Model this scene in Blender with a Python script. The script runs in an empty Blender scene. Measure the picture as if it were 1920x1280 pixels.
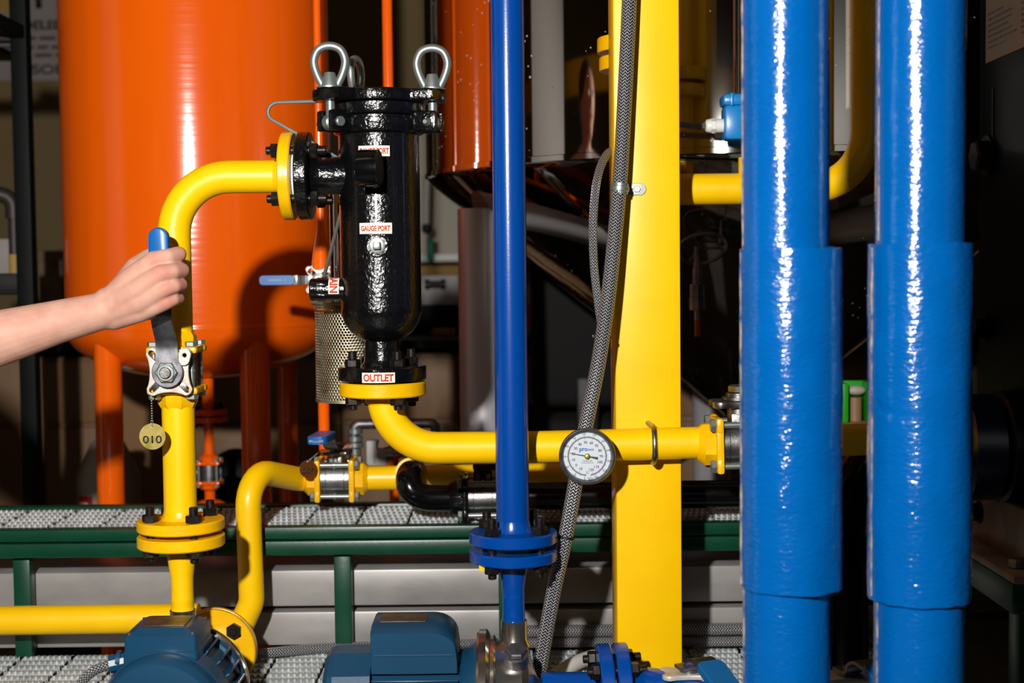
import bpy, bmesh, math, random
from mathutils import Vector as V, Matrix as MX, noise as NZ
random.seed(7)
PI = math.pi
SC = bpy.context.scene
COL = SC.collection
# ---------------------------------------------------------------- camera
FPX, CZ = 2667.0, 1.10
RC = MX.Rotation(math.radians(90 - 2.9), 3, 'X') @ MX.Rotation(math.radians(-0.62), 3, 'Z')
cam = bpy.data.cameras.new('camera')
cam.sensor_width, cam.lens = 36, 36 * FPX / 1920
cam.clip_start, cam.clip_end = 0.05, 60
cam.dof.use_dof, cam.dof.focus_distance, cam.dof.aperture_fstop = True, 2.1, 4.2
co = bpy.data.objects.new('camera', cam); COL.objects.link(co)
co.location = (0, 0, CZ); co.rotation_euler = RC.to_euler()
SC.camera = co
# ---------------------------------------------------------------- light
w = bpy.data.worlds.new('world'); SC.world = w; w.use_nodes = True
w.node_tree.nodes['Background'].inputs[0].default_value = (0.9, 0.85, 0.8, 1)
w.node_tree.nodes['Background'].inputs[1].default_value = 0.01
fl = bpy.data.lights.new('flash', 'SPOT'); fl.energy = 275; fl.shadow_soft_size = 0.032; fl.color = (1, 0.97, 0.94); fl.spot_size = math.radians(118); fl.spot_blend = .4
fo = bpy.data.objects.new('flash', fl); COL.objects.link(fo); fo.location = (-0.40, 0.02, CZ + 0.41)
fo.rotation_euler = (V((-.22, 2.2, CZ - .05)) - fo.location).to_track_quat('-Z', 'Y').to_euler()
for i, (x, y) in enumerate(((-1.4, 1.2), (1.2, 3.4))):  # dim overhead fill added for the ambient level, no fixture in view
    l = bpy.data.lights.new('ambient_fill', 'AREA'); l.shape = 'RECTANGLE'; l.size, l.size_y, l.energy, l.color = 1.2, 0.3, 1.6, (1, 0.9, 0.75)
    o = bpy.data.objects.new('ambient_fill', l); COL.objects.link(o); o.location = (x, y, 2.9)
VS = SC.view_settings
SC.display_settings.display_device = 'sRGB'
VS.view_transform = 'Standard'; VS.look = 'None'; VS.gamma = 1; VS.exposure = 0; VS.use_curve_mapping = False

# ---------------------------------------------------------------- coordinates
def ray(px, py): return RC @ V(((px - 960) / FPX, (640 - py) / FPX, -1))
def W(px, py, Y):
    d = ray(px, py); return V((0, 0, CZ)) + d * (Y / d.y)
def WZ(px, py, z):
    d = ray(px, py); return V((0, 0, CZ)) + d * ((z - CZ) / d.z)
def frame(o, z, x=None):
    z = V(z).normalized()
    if x is None: x = V((1, 0, 0)) if abs(z.x) < 0.9 else V((0, 1, 0))
    x = V(x); x = (x - z * x.dot(z)).normalized(); y = z.cross(x)
    m = MX((x, y, z)).transposed().to_4x4(); m.translation = V(o); return m
X, Y_, Z = V((1, 0, 0)), V((0, 1, 0)), V((0, 0, 1))
UP = Z
FRONT = V((0, -1, 0))

# ---------------------------------------------------------------- materials
def nt(name):
    m = bpy.data.materials.new(name); m.use_nodes = True
    return m, m.node_tree, m.node_tree.nodes['Principled BSDF']
def srgb(c): return tuple(((v / 255) / 12.92 if v / 255 <= .04045 else ((v / 255 + .055) / 1.055) ** 2.4) for v in c) + (1,)
def add_bump(t, b, scale, strength, dist=0.001, detail=3, stretch=None):
    tc = t.nodes.new('ShaderNodeTexCoord'); n = t.nodes.new('ShaderNodeTexNoise')
    n.inputs['Scale'].default_value = scale; n.inputs['Detail'].default_value = detail
    bm = t.nodes.new('ShaderNodeBump'); bm.inputs['Strength'].default_value = strength; bm.inputs['Distance'].default_value = dist
    src = tc.outputs['Object']
    if stretch:
        mp = t.nodes.new('ShaderNodeMapping'); mp.inputs['Scale'].default_value = stretch
        t.links.new(src, mp.inputs['Vector']); src = mp.outputs['Vector']
    t.links.new(src, n.inputs['Vector']); t.links.new(n.outputs['Fac'], bm.inputs['Height']); t.links.new(bm.outputs['Normal'], b.inputs['Normal'])
    return bm
def vary(t, b, c1, c2, scale, lo=.4, hi=.6, stretch=None, detail=4):
    tc = t.nodes.new('ShaderNodeTexCoord'); n = t.nodes.new('ShaderNodeTexNoise')
    n.inputs['Scale'].default_value = scale; n.inputs['Detail'].default_value = detail
    r = t.nodes.new('ShaderNodeValToRGB'); r.color_ramp.elements[0].position = lo; r.color_ramp.elements[1].position = hi
    r.color_ramp.elements[0].color = c1; r.color_ramp.elements[1].color = c2
    src = tc.outputs['Object']
    if stretch:
        mp = t.nodes.new('ShaderNodeMapping'); mp.inputs['Scale'].default_value = stretch
        t.links.new(src, mp.inputs['Vector']); src = mp.outputs['Vector']
    t.links.new(src, n.inputs['Vector']); t.links.new(n.outputs['Fac'], r.inputs['Fac']); t.links.new(r.outputs['Color'], b.inputs['Base Color'])
def mat(name, c, rough=.4, metal=0, bump=None, c2=None, vs=8, lo=.35, hi=.65, spec=.5, coat=0, stretch=None, bstretch=None, lin=False, aniso=0, sss=0):
    m, t, b = nt(name)
    c = c + (1,) if lin else srgb(c)
    b.inputs['Base Color'].default_value = c; b.inputs['Roughness'].default_value = rough; b.inputs['Metallic'].default_value = metal
    b.inputs['Specular IOR Level'].default_value = spec; b.inputs['Coat Weight'].default_value = coat; b.inputs['Coat Roughness'].default_value = .08
    if sss:
        b.inputs['Subsurface Weight'].default_value = sss; b.inputs['Subsurface Radius'].default_value = (.01, .004, .002); b.inputs['Subsurface Scale'].default_value = .5
    if c2: vary(t, b, c, srgb(c2), vs, lo, hi, stretch)
    if bump: add_bump(t, b, *bump, stretch=bstretch)
    return m
M = {}
M['yellow'] = mat('yellow_paint', (246, 192, 0), .36, spec=.4, c2=(250, 198, 0), vs=14, bump=(220, .12, .0006))
M['yellow_cast'] = mat('yellow_paint_on_casting', (244, 188, 0), .3, c2=(236, 174, 2), vs=40, lo=.3, hi=.75, bump=(260, .35, .0008))
M['orange'] = mat('orange_paint', (255, 104, 6), .15, c2=(250, 98, 8), vs=3, stretch=(6, 6, .4), bump=(5, 1, .00018, 1), bstretch=(.3, .3, 30))
M['blue'] = mat('blue_paint', (0, 62, 140), .22, bump=(300, .12, .0006))
M['blue_wrap'] = mat('blue_painted_cloth_wrap', (0, 83, 152), .15, bump=(120, .5, .002), bstretch=(1, 1, 2.2), c2=(0, 80, 147), spec=.8, vs=20)
M['blue_grip'] = mat('blue_vinyl', (0, 92, 164), .35)
M['teal'] = mat('blue_grey_enamel', (16, 60, 88), .33, c2=(18, 64, 92), vs=6, bump=(180, .08, .0006))
M['black'] = mat('black_enamel', (9, 9, 10), .2, bump=(170, .75, .0018), coat=.3)
M['black_flat'] = mat('black_rubber', (12, 12, 13), .5)
M['black_pipe'] = mat('black_gloss_pipe', (8, 8, 9), .16, bump=(60, .1, .001))
M['black_bolt'] = mat('black_oxide_steel', (28, 26, 26), .42, .6, c2=(60, 48, 38), vs=160, lo=.5, hi=.75)
M['zinc'] = mat('zinc_plated_steel', (150, 158, 154), .38, .75, bump=(240, .15, .0005))
M['steel'] = mat('cast_stainless', (168, 166, 166), .36, 1, c2=(120, 116, 112), vs=30, bump=(320, .4, .0006))
M['steel_dull'] = mat('brushed_steel', (140, 138, 142), .42, .9, c2=(104, 102, 106), vs=60, bump=(400, .3, .0004))
M['steel_pad'] = mat('bright_cast_steel', (196, 192, 184), .45, .3, c2=(186, 150, 104), vs=45, lo=.52, hi=.8, bump=(300, .3, .0005))
M['mirror'] = mat('polished_stainless', (188, 184, 178), .035, 1, bump=(2.2, .05, .004), bstretch=(2, 2, .25))
M['mirror_leg'] = mat('satin_stainless_tube', (196, 194, 198), .4, .35, bump=(30, .05, .001))
M['pump_ss'] = mat('pump_stainless', (200, 194, 186), .2, .95, c2=(172, 154, 136), vs=12, bump=(40, .15, .001))
M['box_ss'] = mat('mill_finish_stainless', (166, 162, 158), .42, .2, c2=(132, 128, 126), vs=7, lo=.3, hi=.7, stretch=(1, 1, 2), bump=(24, .1, .001))
M['grating'] = mat('galvanised_grating', (200, 204, 204), .5, .12, c2=(160, 166, 166), vs=40, lo=.35, hi=.7, bump=(300, .4, .0008))
M['green'] = mat('dark_green_paint', (0, 58, 38), .35, c2=(4, 66, 44), vs=25, lo=.4, hi=.8, bump=(160, .15, .0008))
M['white_label'] = mat('label_film', (232, 226, 206), .5, c2=(205, 196, 80), vs=70, lo=.62, hi=.72)
M['red_ink'] = mat('red_ink', (206, 62, 40), .5)
M['dial_white'] = mat('dial_white', (184, 191, 197), .5)
M['ink'] = mat('black_ink', (16, 16, 18), .5)
M['ink_grey'] = mat('grey_ink', (74, 66, 74), .5)
M['ink_blue'] = mat('blue_ink', (20, 110, 190), .5)
M['ink_white'] = mat('white_ink', (160, 200, 235), .5)
M['brass'] = mat('brass_tag', (186, 164, 92), .38, .65, c2=(150, 138, 60), vs=50, lo=.45, hi=.65, bump=(120, .2, .0006))
M['copper_tag'] = mat('tarnished_tag', (120, 66, 24), .4, .6)
M['wall'] = mat('beige_wall_paint', (132, 112, 74), .8, c2=(126, 106, 68), vs=2)
M['wall_light'] = mat('pale_wall_board', (196, 188, 170), .7)
M['floor'] = mat('grey_floor', (92, 88, 82), .35, c2=(74, 70, 66), vs=6)
M['wood'] = mat('cabinet_laminate', (146, 112, 76), .55, c2=(136, 102, 68), vs=4, stretch=(8, 8, .6))
M['counter'] = mat('black_epoxy_counter', (14, 14, 15), .5, spec=.2)
M['dark_machine'] = mat('dark_navy_enamel', (7, 8, 16), .5, bump=(500, .5, .0006), spec=.1)
M['navy'] = mat('navy_blue_enamel', (6, 22, 60), .3)
M['cream'] = mat('cream_enamel', (150, 128, 108), .45, c2=(112, 88, 70), vs=14)
M['white_plastic'] = mat('white_plastic', (226, 226, 220), .4)
M['grey_equipment'] = mat('grey_plastic', (176, 174, 170), .5)
M['cyan_box'] = mat('light_blue_enamel', (10, 126, 196), .3)
M['grip_dull'] = mat('dull_blue_vinyl', (0, 86, 140), .4)
M['bright_green'] = mat('bright_green_plastic', (20, 150, 12), .45)
M['jug'] = mat('translucent_jug_plastic', (168, 160, 146), .45)
M['cloth_black'] = mat('black_upholstery', (14, 13, 13), .85)
M['coat'] = mat('white_coat_cotton', (205, 203, 200), .85)
M['trousers'] = mat('dark_denim', (34, 38, 52), .85)
M['hair'] = mat('brown_hair', (58, 38, 26), .6)
M['shoe'] = mat('black_shoe_leather', (18, 17, 16), .45)
M['poster'] = mat('poster_paper', (150, 140, 136), .6)
M['amber'] = mat('amber_plug', (176, 74, 26), .4)
M['basket'] = mat('perforated_steel', (186, 176, 150), .38, .85, c2=(132, 112, 84), vs=40, lo=.4, hi=.75)
M['plate_dull'] = mat('dull_nameplate', (112, 92, 66), .4, .5, c2=(70, 58, 46), vs=60)
M['cardboard'] = mat('brown_cardboard', (150, 112, 72), .8)
M['seam'] = mat('frayed_cloth_edge', (150, 140, 120), .7, c2=(20, 60, 110), vs=60)
M['notice'] = mat('notice_paper', (176, 156, 132), .6)
M['tan'] = mat('tan_board', (178, 142, 72), .7)
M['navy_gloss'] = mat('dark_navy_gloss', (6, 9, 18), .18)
M['vial_green'] = mat('green_plastic', (18, 132, 98), .4)
M['rack_green'] = mat('very_dark_green_paint', (2, 9, 7), .6, spec=.2)
M['steel_dark'] = mat('dark_iron', (62, 54, 50), .5, .4)
M['red_label'] = mat('red_label', (190, 24, 40), .5)
def braid(name, c_hi, c_lo, nu, mv):
    m, t, b = nt(name); N = t.nodes.new; L = t.links.new
    uv = N('ShaderNodeUVMap'); uv.uv_map = 'UV'; sp = N('ShaderNodeSeparateXYZ'); L(uv.outputs[0], sp.inputs[0])
    def mth(op, a, c=None):
        n = N('ShaderNodeMath'); n.operation = op
        for i, v in enumerate((a, c)):
            if v is None: continue
            if isinstance(v, (int, float)): n.inputs[i].default_value = v
            else: L(v, n.inputs[i])
        return n.outputs[0]
    tri = mth('PINGPONG', mth('MULTIPLY', sp.outputs[0], nu * 2), 1)
    h = mth('SINE', mth('MULTIPLY', mth('ADD', mth('MULTIPLY', sp.outputs[1], mv), mth('MULTIPLY', tri, .9)), 2 * PI))
    edge = mth('ABSOLUTE', mth('SUBTRACT', tri, .5)); h = mth('SUBTRACT', h, mth('MULTIPLY', edge, .7))
    r = N('ShaderNodeValToRGB'); r.color_ramp.elements[0].position = .0; r.color_ramp.elements[1].position = .7
    r.color_ramp.elements[0].color = srgb(c_lo); r.color_ramp.elements[1].color = srgb(c_hi)
    L(h, r.inputs[0]); L(r.outputs[0], b.inputs['Base Color'])
    bp = N('ShaderNodeBump'); bp.inputs['Strength'].default_value = .9; bp.inputs['Distance'].default_value = .0012
    L(h, bp.inputs['Height']); L(bp.outputs[0], b.inputs['Normal'])
    b.inputs['Metallic'].default_value = .5; b.inputs['Roughness'].default_value = .3
    return m
M['braid'] = braid('braided_steel', (230, 230, 232), (70, 68, 70), 9, 210)
def specks(m):
    t = m.node_tree; b = t.nodes['Principled BSDF']; N = t.nodes.new; L = t.links.new
    tc = N('ShaderNodeTexCoord'); v = N('ShaderNodeTexVoronoi'); v.inputs['Scale'].default_value = 55
    n = N('ShaderNodeTexNoise'); n.inputs['Scale'].default_value = 5
    L(tc.outputs['Object'], v.inputs['Vector']); L(tc.outputs['Object'], n.inputs['Vector'])
    th = N('ShaderNodeMath'); th.operation = 'MULTIPLY_ADD'; L(n.outputs['Fac'], th.inputs[0]); th.inputs[1].default_value = .5; th.inputs[2].default_value = -.19
    lt = N('ShaderNodeMath'); lt.operation = 'LESS_THAN'; L(v.outputs['Distance'], lt.inputs[0]); L(th.outputs[0], lt.inputs[1])
    for nm, a, c in (('Metallic', 1, .1), ('Roughness', .035, .5)):
        mr = N('ShaderNodeMapRange'); L(lt.outputs[0], mr.inputs[0]); mr.inputs[3].default_value = a; mr.inputs[4].default_value = c; L(mr.outputs[0], b.inputs[nm])
specks(M['mirror'])
def skin():
    m, t, b = nt('skin'); N = t.nodes.new; L = t.links.new
    a = N('ShaderNodeAttribute'); a.attribute_name = 'flush'
    n = N('ShaderNodeTexNoise'); n.inputs['Scale'].default_value = 38; n.inputs['Detail'].default_value = 5
    tc = N('ShaderNodeTexCoord'); L(tc.outputs['Object'], n.inputs['Vector'])
    r = N('ShaderNodeValToRGB'); r.color_ramp.elements[0].color = srgb((194, 143, 124)); r.color_ramp.elements[1].color = srgb((204, 158, 137))
    r.color_ramp.elements[0].position = .35; r.color_ramp.elements[1].position = .65
    L(n.outputs['Fac'], r.inputs[0])
    mx = N('ShaderNodeMix'); mx.data_type = 'RGBA'; L(a.outputs['Fac'], mx.inputs[0]); L(r.outputs[0], mx.inputs[6]); mx.inputs[7].default_value = srgb((190, 108, 94))
    L(mx.outputs[2], b.inputs['Base Color'])
    b.inputs['Roughness'].default_value = .6; b.inputs['Specular IOR Level'].default_value = .3; b.inputs['Subsurface Weight'].default_value = .12; b.inputs['Subsurface Radius'].default_value = (.008, .003, .002); b.inputs['Subsurface Scale'].default_value = .6
    add_bump(t, b, 420, .25, .0006)
    return m
M['skin'] = skin()

# ---------------------------------------------------------------- mesh builder
def circ(r, n, ph=0): return [(r * math.cos(2 * PI * i / n + ph), r * math.sin(2 * PI * i / n + ph)) for i in range(n)]
class G:
    def __init__(s): s.bm = bmesh.new(); s.uv = s.bm.loops.layers.uv.new('UV')
    def loft(s, rings, cap0=True, cap1=True, vs=None, closed=True, loop=False):
        n = len(rings[0]); vv = [[s.bm.verts.new(p) for p in r] for r in rings]
        m = len(rings); rng = range(m) if loop else range(m - 1)
        for j in rng:
            k = (j + 1) % m
            for i in range(n if closed else n - 1):
                i2 = (i + 1) % n
                try: f = s.bm.faces.new((vv[j][i], vv[j][i2], vv[k][i2], vv[k][i]))
                except ValueError: continue
                if vs:
                    for lp, (a, c) in zip(f.loops, ((i, j), (i + 1, j), (i + 1, j + 1), (i, j + 1))): lp[s.uv].uv = (a / n, vs[c] if c < len(vs) else vs[-1])
        if not loop and closed:
            if cap0: s.bm.faces.new(vv[0][::-1])
            if cap1: s.bm.faces.new(vv[-1])
        return s
    def lathe(s, prof, o, axis, n=32, x=None, ph=0, cap0=True, cap1=True):
        f = frame(o, axis, x); rings = []
        for r, h in prof: rings.append([f @ V((a, b, h)) for a, b in circ(max(r, 2e-5), n, ph)])
        return s.loft(rings, cap0, cap1)
    def cyl(s, a, b, r, r2=None, n=24, bev=0, x=None, ph=0):
        a, b = V(a), V(b); L = (b - a).length; r2 = r if r2 is None else r2
        p = [(r, 0), (r2, L)] if not bev else [(r - bev, 0), (r, bev), (r2, L - bev), (r2 - bev, L)]
        return s.lathe(p, a, b - a, n, x, ph)
    def hexn(s, a, b, r, x=None): return s.cyl(a, b, r, n=6, bev=r * .12, x=x)
    def tube(s, pts, r, n=16, cap=True, loop=False):
        pts = [V(p) for p in pts]; m = len(pts); rr = r if isinstance(r, (list, tuple)) else [r] * m
        tg = []
        for i in range(m):
            a = pts[(i - 1) % m] if (loop or i) else pts[i]; b = pts[(i + 1) % m] if (loop or i < m - 1) else pts[i]
            tg.append((b - a).normalized())
        x = frame((0, 0, 0), tg[0]).to_3x3().col[0]; rings, vs, d = [], [], 0
        for i in range(m):
            if i: d += (pts[i] - pts[i - 1]).length
            x = (x - tg[i] * x.dot(tg[i])).normalized(); y = tg[i].cross(x)
            rings.append([pts[i] + x * a + y * b for a, b in circ(rr[i], n)]); vs.append(d)
        return s.loft(rings, cap, cap, vs, loop=loop)
    def box(s, c, size, bev=0, m=None, seg=2):
        mt = (m or MX.Identity(4)); mt = mt @ MX.Translation(V(c)) if m else MX.Translation(V(c))
        r = bmesh.ops.create_cube(s.bm, size=1, matrix=mt @ MX.Diagonal((*size, 1)))
        if bev:
            ed = list({e for v in r['verts'] for e in v.link_edges})
            bmesh.ops.bevel(s.bm, geom=ed, offset=bev, segments=seg, profile=.5, affect='EDGES')
        return s
    def prism(s, outline, h, m, bev=0):
        lv = [(0, 1)] if False else None
        rings = [[m @ V((a, b, 0)) for a, b in outline], [m @ V((a, b, h)) for a, b in outline]]
        return s.loft(rings)
    def sphere(s, c, r, sc=(1, 1, 1), n=16):
        bmesh.ops.create_uvsphere(s.bm, u_segments=n * 2, v_segments=n, radius=r, matrix=MX.Translation(V(c)) @ MX.Diagonal((*sc, 1))); return s
    def poly(s, pts): s.bm.faces.new([s.bm.verts.new(p) for p in pts]); return s
    def build(s, name, m, parent=None, ang=35, fix=True, **kw):
        if fix: bmesh.ops.recalc_face_normals(s.bm, faces=s.bm.faces)
        me = bpy.data.meshes.new(name); s.bm.to_mesh(me); s.bm.free()
        return link(name, me, m, parent, ang, **kw)
def wloc(o):
    p = V(o.location)
    while o.parent: o = o.parent; p += o.location
    return p
def link(name, me, m, parent=None, ang=35, label=None):
    if parent is not None: me.transform(MX.Translation(-wloc(parent)))
    me.materials.clear(); me.materials.append(M[m] if isinstance(m, str) else m)
    if ang:
        me.polygons.foreach_set('use_smooth', [True] * len(me.polygons))
        try: me.set_sharp_from_angle(angle=math.radians(ang))
        except Exception: pass
    o = bpy.data.objects.new(name, me); COL.objects.link(o); o.parent = parent
    if label: o['label'] = label
    return o
def thing(name, label, cat, loc, group=None):
    o = bpy.data.objects.new(name, None); COL.objects.link(o); o.location = loc; o.empty_display_size = .02
    o['label'] = label; o['category'] = cat
    if group: o['group'] = group
    return o
def tag(o, label, cat, group=None, kind=None):
    o['label'] = label; o['category'] = cat
    if group: o['group'] = group
    if kind: o['kind'] = kind
    return o
def recenter(o):
    me = o.data; vs = me.vertices
    c = V((sum(v.co.x for v in vs) / len(vs), sum(v.co.y for v in vs) / len(vs), min(v.co.z for v in vs)))
    me.transform(MX.Translation(-c)); o.location = c; return o
def solo(g, name, m, label, cat, group=None, ang=35): return tag(recenter(g.build(name, m, None, ang)), label, cat, group)
def struct(g, name, m, label=None):
    o = g.build(name, m); o['kind'] = 'structure'; o['label'] = label or name.replace('_', ' '); o['category'] = 'structure'; return o
def fillet(pts, R, seg=10):
    pts = [V(p) for p in pts]; out = [pts[0]]
    for i in range(1, len(pts) - 1):
        a, b, c = pts[i - 1], pts[i], pts[i + 1]; u, v = (a - b).normalized(), (c - b).normalized()
        r = R[i - 1] if isinstance(R, (list, tuple)) else R
        th = u.angle(v)
        if r <= 0 or th > 3.1: out.append(b); continue
        t = min(r / math.tan(th / 2), (a - b).length * .98, (c - b).length * .98); r = t * math.tan(th / 2)
        n = (u + v).normalized(); ctr = b + n * (r / math.sin(th / 2)); p0, p1 = b + u * t - ctr, b + v * t - ctr
        tot = p0.angle(p1); ax = p0.cross(p1).normalized()
        for k in range(seg + 1): out.append(ctr + MX.Rotation(tot * k / seg, 3, ax) @ p0)
    out.append(pts[-1]); return out
def spline(pts, k=8):
    pts = [V(p) for p in pts]; P = [pts[0] * 2 - pts[1]] + pts + [pts[-1] * 2 - pts[-2]]; out = []
    for i in range(1, len(P) - 2):
        a, b, c, d = P[i - 1:i + 3]
        for j in range(k):
            t = j / k; out.append(.5 * ((2 * b) + (c - a) * t + (2 * a - 5 * b + 4 * c - d) * t * t + (3 * b - a - 3 * c + d) * t ** 3))
    out.append(pts[-1]); return out
def plate(outlines, thick, m, bev=.0006):
    """flat plate with holes: outlines[0] is the rim, the rest holes; z from 0 to thick"""
    cu = bpy.data.curves.new('tmp', 'CURVE'); cu.dimensions = '2D'; cu.fill_mode = 'BOTH'; cu.extrude = thick / 2 - bev; cu.bevel_depth = bev; cu.bevel_resolution = 1
    for ol in outlines:
        sp = cu.splines.new('POLY'); sp.points.add(len(ol) - 1); sp.use_cyclic_u = True
        for p, (a, b) in zip(sp.points, ol): p.co = (a, b, 0, 1)
    o = bpy.data.objects.new('tmp', cu); COL.objects.link(o)
    dg = bpy.context.evaluated_depsgraph_get(); me = bpy.data.meshes.new_from_object(o.evaluated_get(dg))
    bpy.data.objects.remove(o); bpy.data.curves.remove(cu)
    me.transform(m @ MX.Translation((0, 0, thick / 2))); return me
def text_mesh(s, h=None, wd=None, ex=.0002, bold=0, space=1):
    cu = bpy.data.curves.new('tmp', 'FONT'); cu.body = s; cu.size = 1; cu.align_x = 'CENTER'; cu.align_y = 'CENTER'; cu.offset = bold; cu.space_character = space
    o = bpy.data.objects.new('tmp', cu); COL.objects.link(o)
    dg = bpy.context.evaluated_depsgraph_get(); me = bpy.data.meshes.new_from_object(o.evaluated_get(dg))
    bpy.data.objects.remove(o); bpy.data.curves.remove(cu)
    bm = bmesh.new(); bm.from_mesh(me)
    xs = [v.co.x for v in bm.verts] or [0, 1]; ys = [v.co.y for v in bm.verts] or [0, 1]
    cx, cy = (max(xs) + min(xs)) / 2, (max(ys) + min(ys)) / 2; sx = sy = 1
    if h: sy = h / (max(ys) - min(ys)); sx = sy
    if wd: sx = wd / (max(xs) - min(xs)); sy = sy if h else sx
    bmesh.ops.triangulate(bm, faces=bm.faces)
    for v in bm.verts: v.co = ((v.co.x - cx) * sx, (v.co.y - cy) * sy, 0)
    r = bmesh.ops.extrude_face_region(bm, geom=list(bm.faces))
    for e in r['geom']:
        if isinstance(e, bmesh.types.BMVert): e.co.z += ex
    bmesh.ops.recalc_face_normals(bm, faces=bm.faces)
    bm.to_mesh(me); bm.free(); return me
def text(name, s, m, f, parent, h=None, wd=None, bold=0, lift=.0003, space=1):
    me = text_mesh(s, h, wd, bold=bold, space=space); me.transform(f @ MX.Translation((0, 0, lift))); return link(name, me, m, parent, 0)
def wrapmap(o, axis, ref, R):
    axis, ref = V(axis).normalized(), V(ref); ref = (ref - axis * ref.dot(axis)).normalized(); side = axis.cross(ref); o = V(o)
    return lambda u, v, z: o + axis * v + (ref * math.cos(u / R) + side * math.sin(u / R)) * (R + z)
def wrap_label(parent, o, axis, ref, R, wd, h, s, th=None, tw=None, m='white_label', ink='red_ink', name='label', u0=0, bold=.035):
    mp = wrapmap(o, axis, ref, R); g = G(); k = 10
    g.loft([[mp(-wd / 2 + wd * i / k, b, c) for i in range(k + 1)] for b, c in ((-h / 2, -.0003), (-h / 2, .0006), (h / 2, .0006), (h / 2, -.0003))], closed=False)
    lb = g.build(name, m, parent)
    me = text_mesh(s, th or h * .6, tw or wd * .85, bold=bold)
    for v in me.vertices: v.co = mp(v.co.x + u0, v.co.y, v.co.z + .0009)
    link('lettering', me, ink, lb, 0); return lb
def bolts(parent, c, axis, rc, h0, h1, n=4, ph=PI / 4, x=None, r=.0062, m='black_bolt', nr=.0118, nh=.0115, stick=.009, only=None):
    f = frame(c, axis, x); a = V(axis).normalized()
    for i in range(n):
        if only and i not in only: continue
        t = 2 * PI * i / n + ph; p = f @ V((rc * math.cos(t), rc * math.sin(t), 0)); g = G()
        g.cyl(p + a * (h0 - nh - stick * .6), p + a * (h1 + nh + stick), r, n=12, bev=.001)
        xr = V((math.cos(i * 1.3 + ph), math.sin(i * 1.3 + ph), 0)) if abs(a.z) > .7 else V((0, math.cos(i * 1.1), math.sin(i * 1.1)))
        g.hexn(p + a * h1, p + a * (h1 + nh), nr, xr); g.hexn(p + a * (h0 - nh), p + a * h0, nr, xr)
        for k in range(4):
            q = p + a * (h1 + nh + stick * (.15 + .2 * k)); g.cyl(q, q + a * stick * .1, r * 1.1, n=12)
        g.build('bolt', m, parent)
def flange(parent, c, axis, r, t, m, name='flange', neck=None, n=48):
    """disc from c along axis; neck=(r_pipe, length) adds a weld neck on the +axis side"""
    p = [(r * .4, 0), (r - .002, 0), (r, .002), (r, t - .002), (r - .002, t)]
    if neck: p += [(neck[0] * 1.22, t), (neck[0] * 1.1, t + neck[1] * .35), (neck[0] * 1.02, t + neck[1])]
    return G().lathe(p, c, axis, n).build(name, m, parent)
def octo(r): return circ(r / math.cos(PI / 8), 8, PI / 8)
def rrect(w, h, r, k=5, cx=0, cy=0):
    o = []
    for sx, sy, a in ((1, 1, 0), (-1, 1, 90), (-1, -1, 180), (1, -1, 270)):
        for i in range(k + 1):
            t = math.radians(a + 90 * i / k); o.append((cx + sx * (w / 2 - r) + r * math.cos(t), cy + sy * (h / 2 - r) + r * math.sin(t)))
    return o
def slot(cx, cy, L, r, ang, k=6):
    o = []
    for e, a0 in ((1, -90), (-1, 90)):
        for i in range(k + 1):
            t = math.radians(a0 + 180 * i / k); o.append((e * L / 2 + r * math.cos(t), r * math.sin(t)))
    c, s_ = math.cos(ang), math.sin(ang); return [(cx + a * c - b * s_, cy + a * s_ + b * c) for a, b in o]
def valve_body(root, c, axis, stem, s=1, cap='yellow_cast', body='steel', bolt='zinc', r_pipe=.0242, head='black_bolt'):
    """three piece ball valve: body, two end caps, four through bolts"""
    f = frame(c, axis, stem); A = V(axis).normalized()
    g = G(); C = V(c)
    g.lathe([(.024 * s, -.025 * s), (.0295 * s, -.025 * s), (.0295 * s, -.0165 * s), (.0285 * s, -.016 * s), (.0295 * s, -.0155 * s), (.0295 * s, .0155 * s), (.0285 * s, .016 * s), (.0295 * s, .0165 * s), (.0295 * s, .025 * s), (.024 * s, .025 * s)], C, A, 40)
    g.box((.031 * s, 0, 0), (.02 * s, .03 * s, .024 * s), .002 * s, f); g.build('body', body, root)
    for e in (-1, 1):
        g = G(); fe = f @ MX.Translation((0, 0, e * .030 * s))
        g.box((0, 0, 0), (.072 * s, .072 * s, .010 * s), .0025 * s, fe)
        for sx in (-1, 1):
            for sy in (-1, 1): g.box((sx * .027 * s, sy * .027 * s, 0), (.021 * s, .021 * s, .0104 * s), .004 * s, fe)
        h0, h1, h2 = e * .034 * s, e * .049 * s, e * .058 * s
        oc = octo(max(.0275 * s, r_pipe * 1.12)); cr = circ(r_pipe * 1.01, 8, PI / 8)
        rings = [[f @ V((a, b, h)) for a, b in o] for h, o in ((h0, oc), (h1, oc), (h2, cr))]
        g.loft(rings); g.build('end_cap', cap, root)
    for sx in (-1, 1):
        for sy in (-1, 1):
            g = G(); p = lambda h: f @ V((sx * .0275 * s, sy * .0275 * s, h))
            g.cyl(p(-.040 * s), p(.040 * s), .0042 * s, n=12)
            g.hexn(p(.035 * s), p(.0425 * s), .0092 * s); g.hexn(p(-.0425 * s), p(-.035 * s), .0092 * s)
            g.cyl(p(-.002 * s), p(.002 * s), .0058 * s, n=12); g.build('bolt', bolt, root)
    return f
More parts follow.
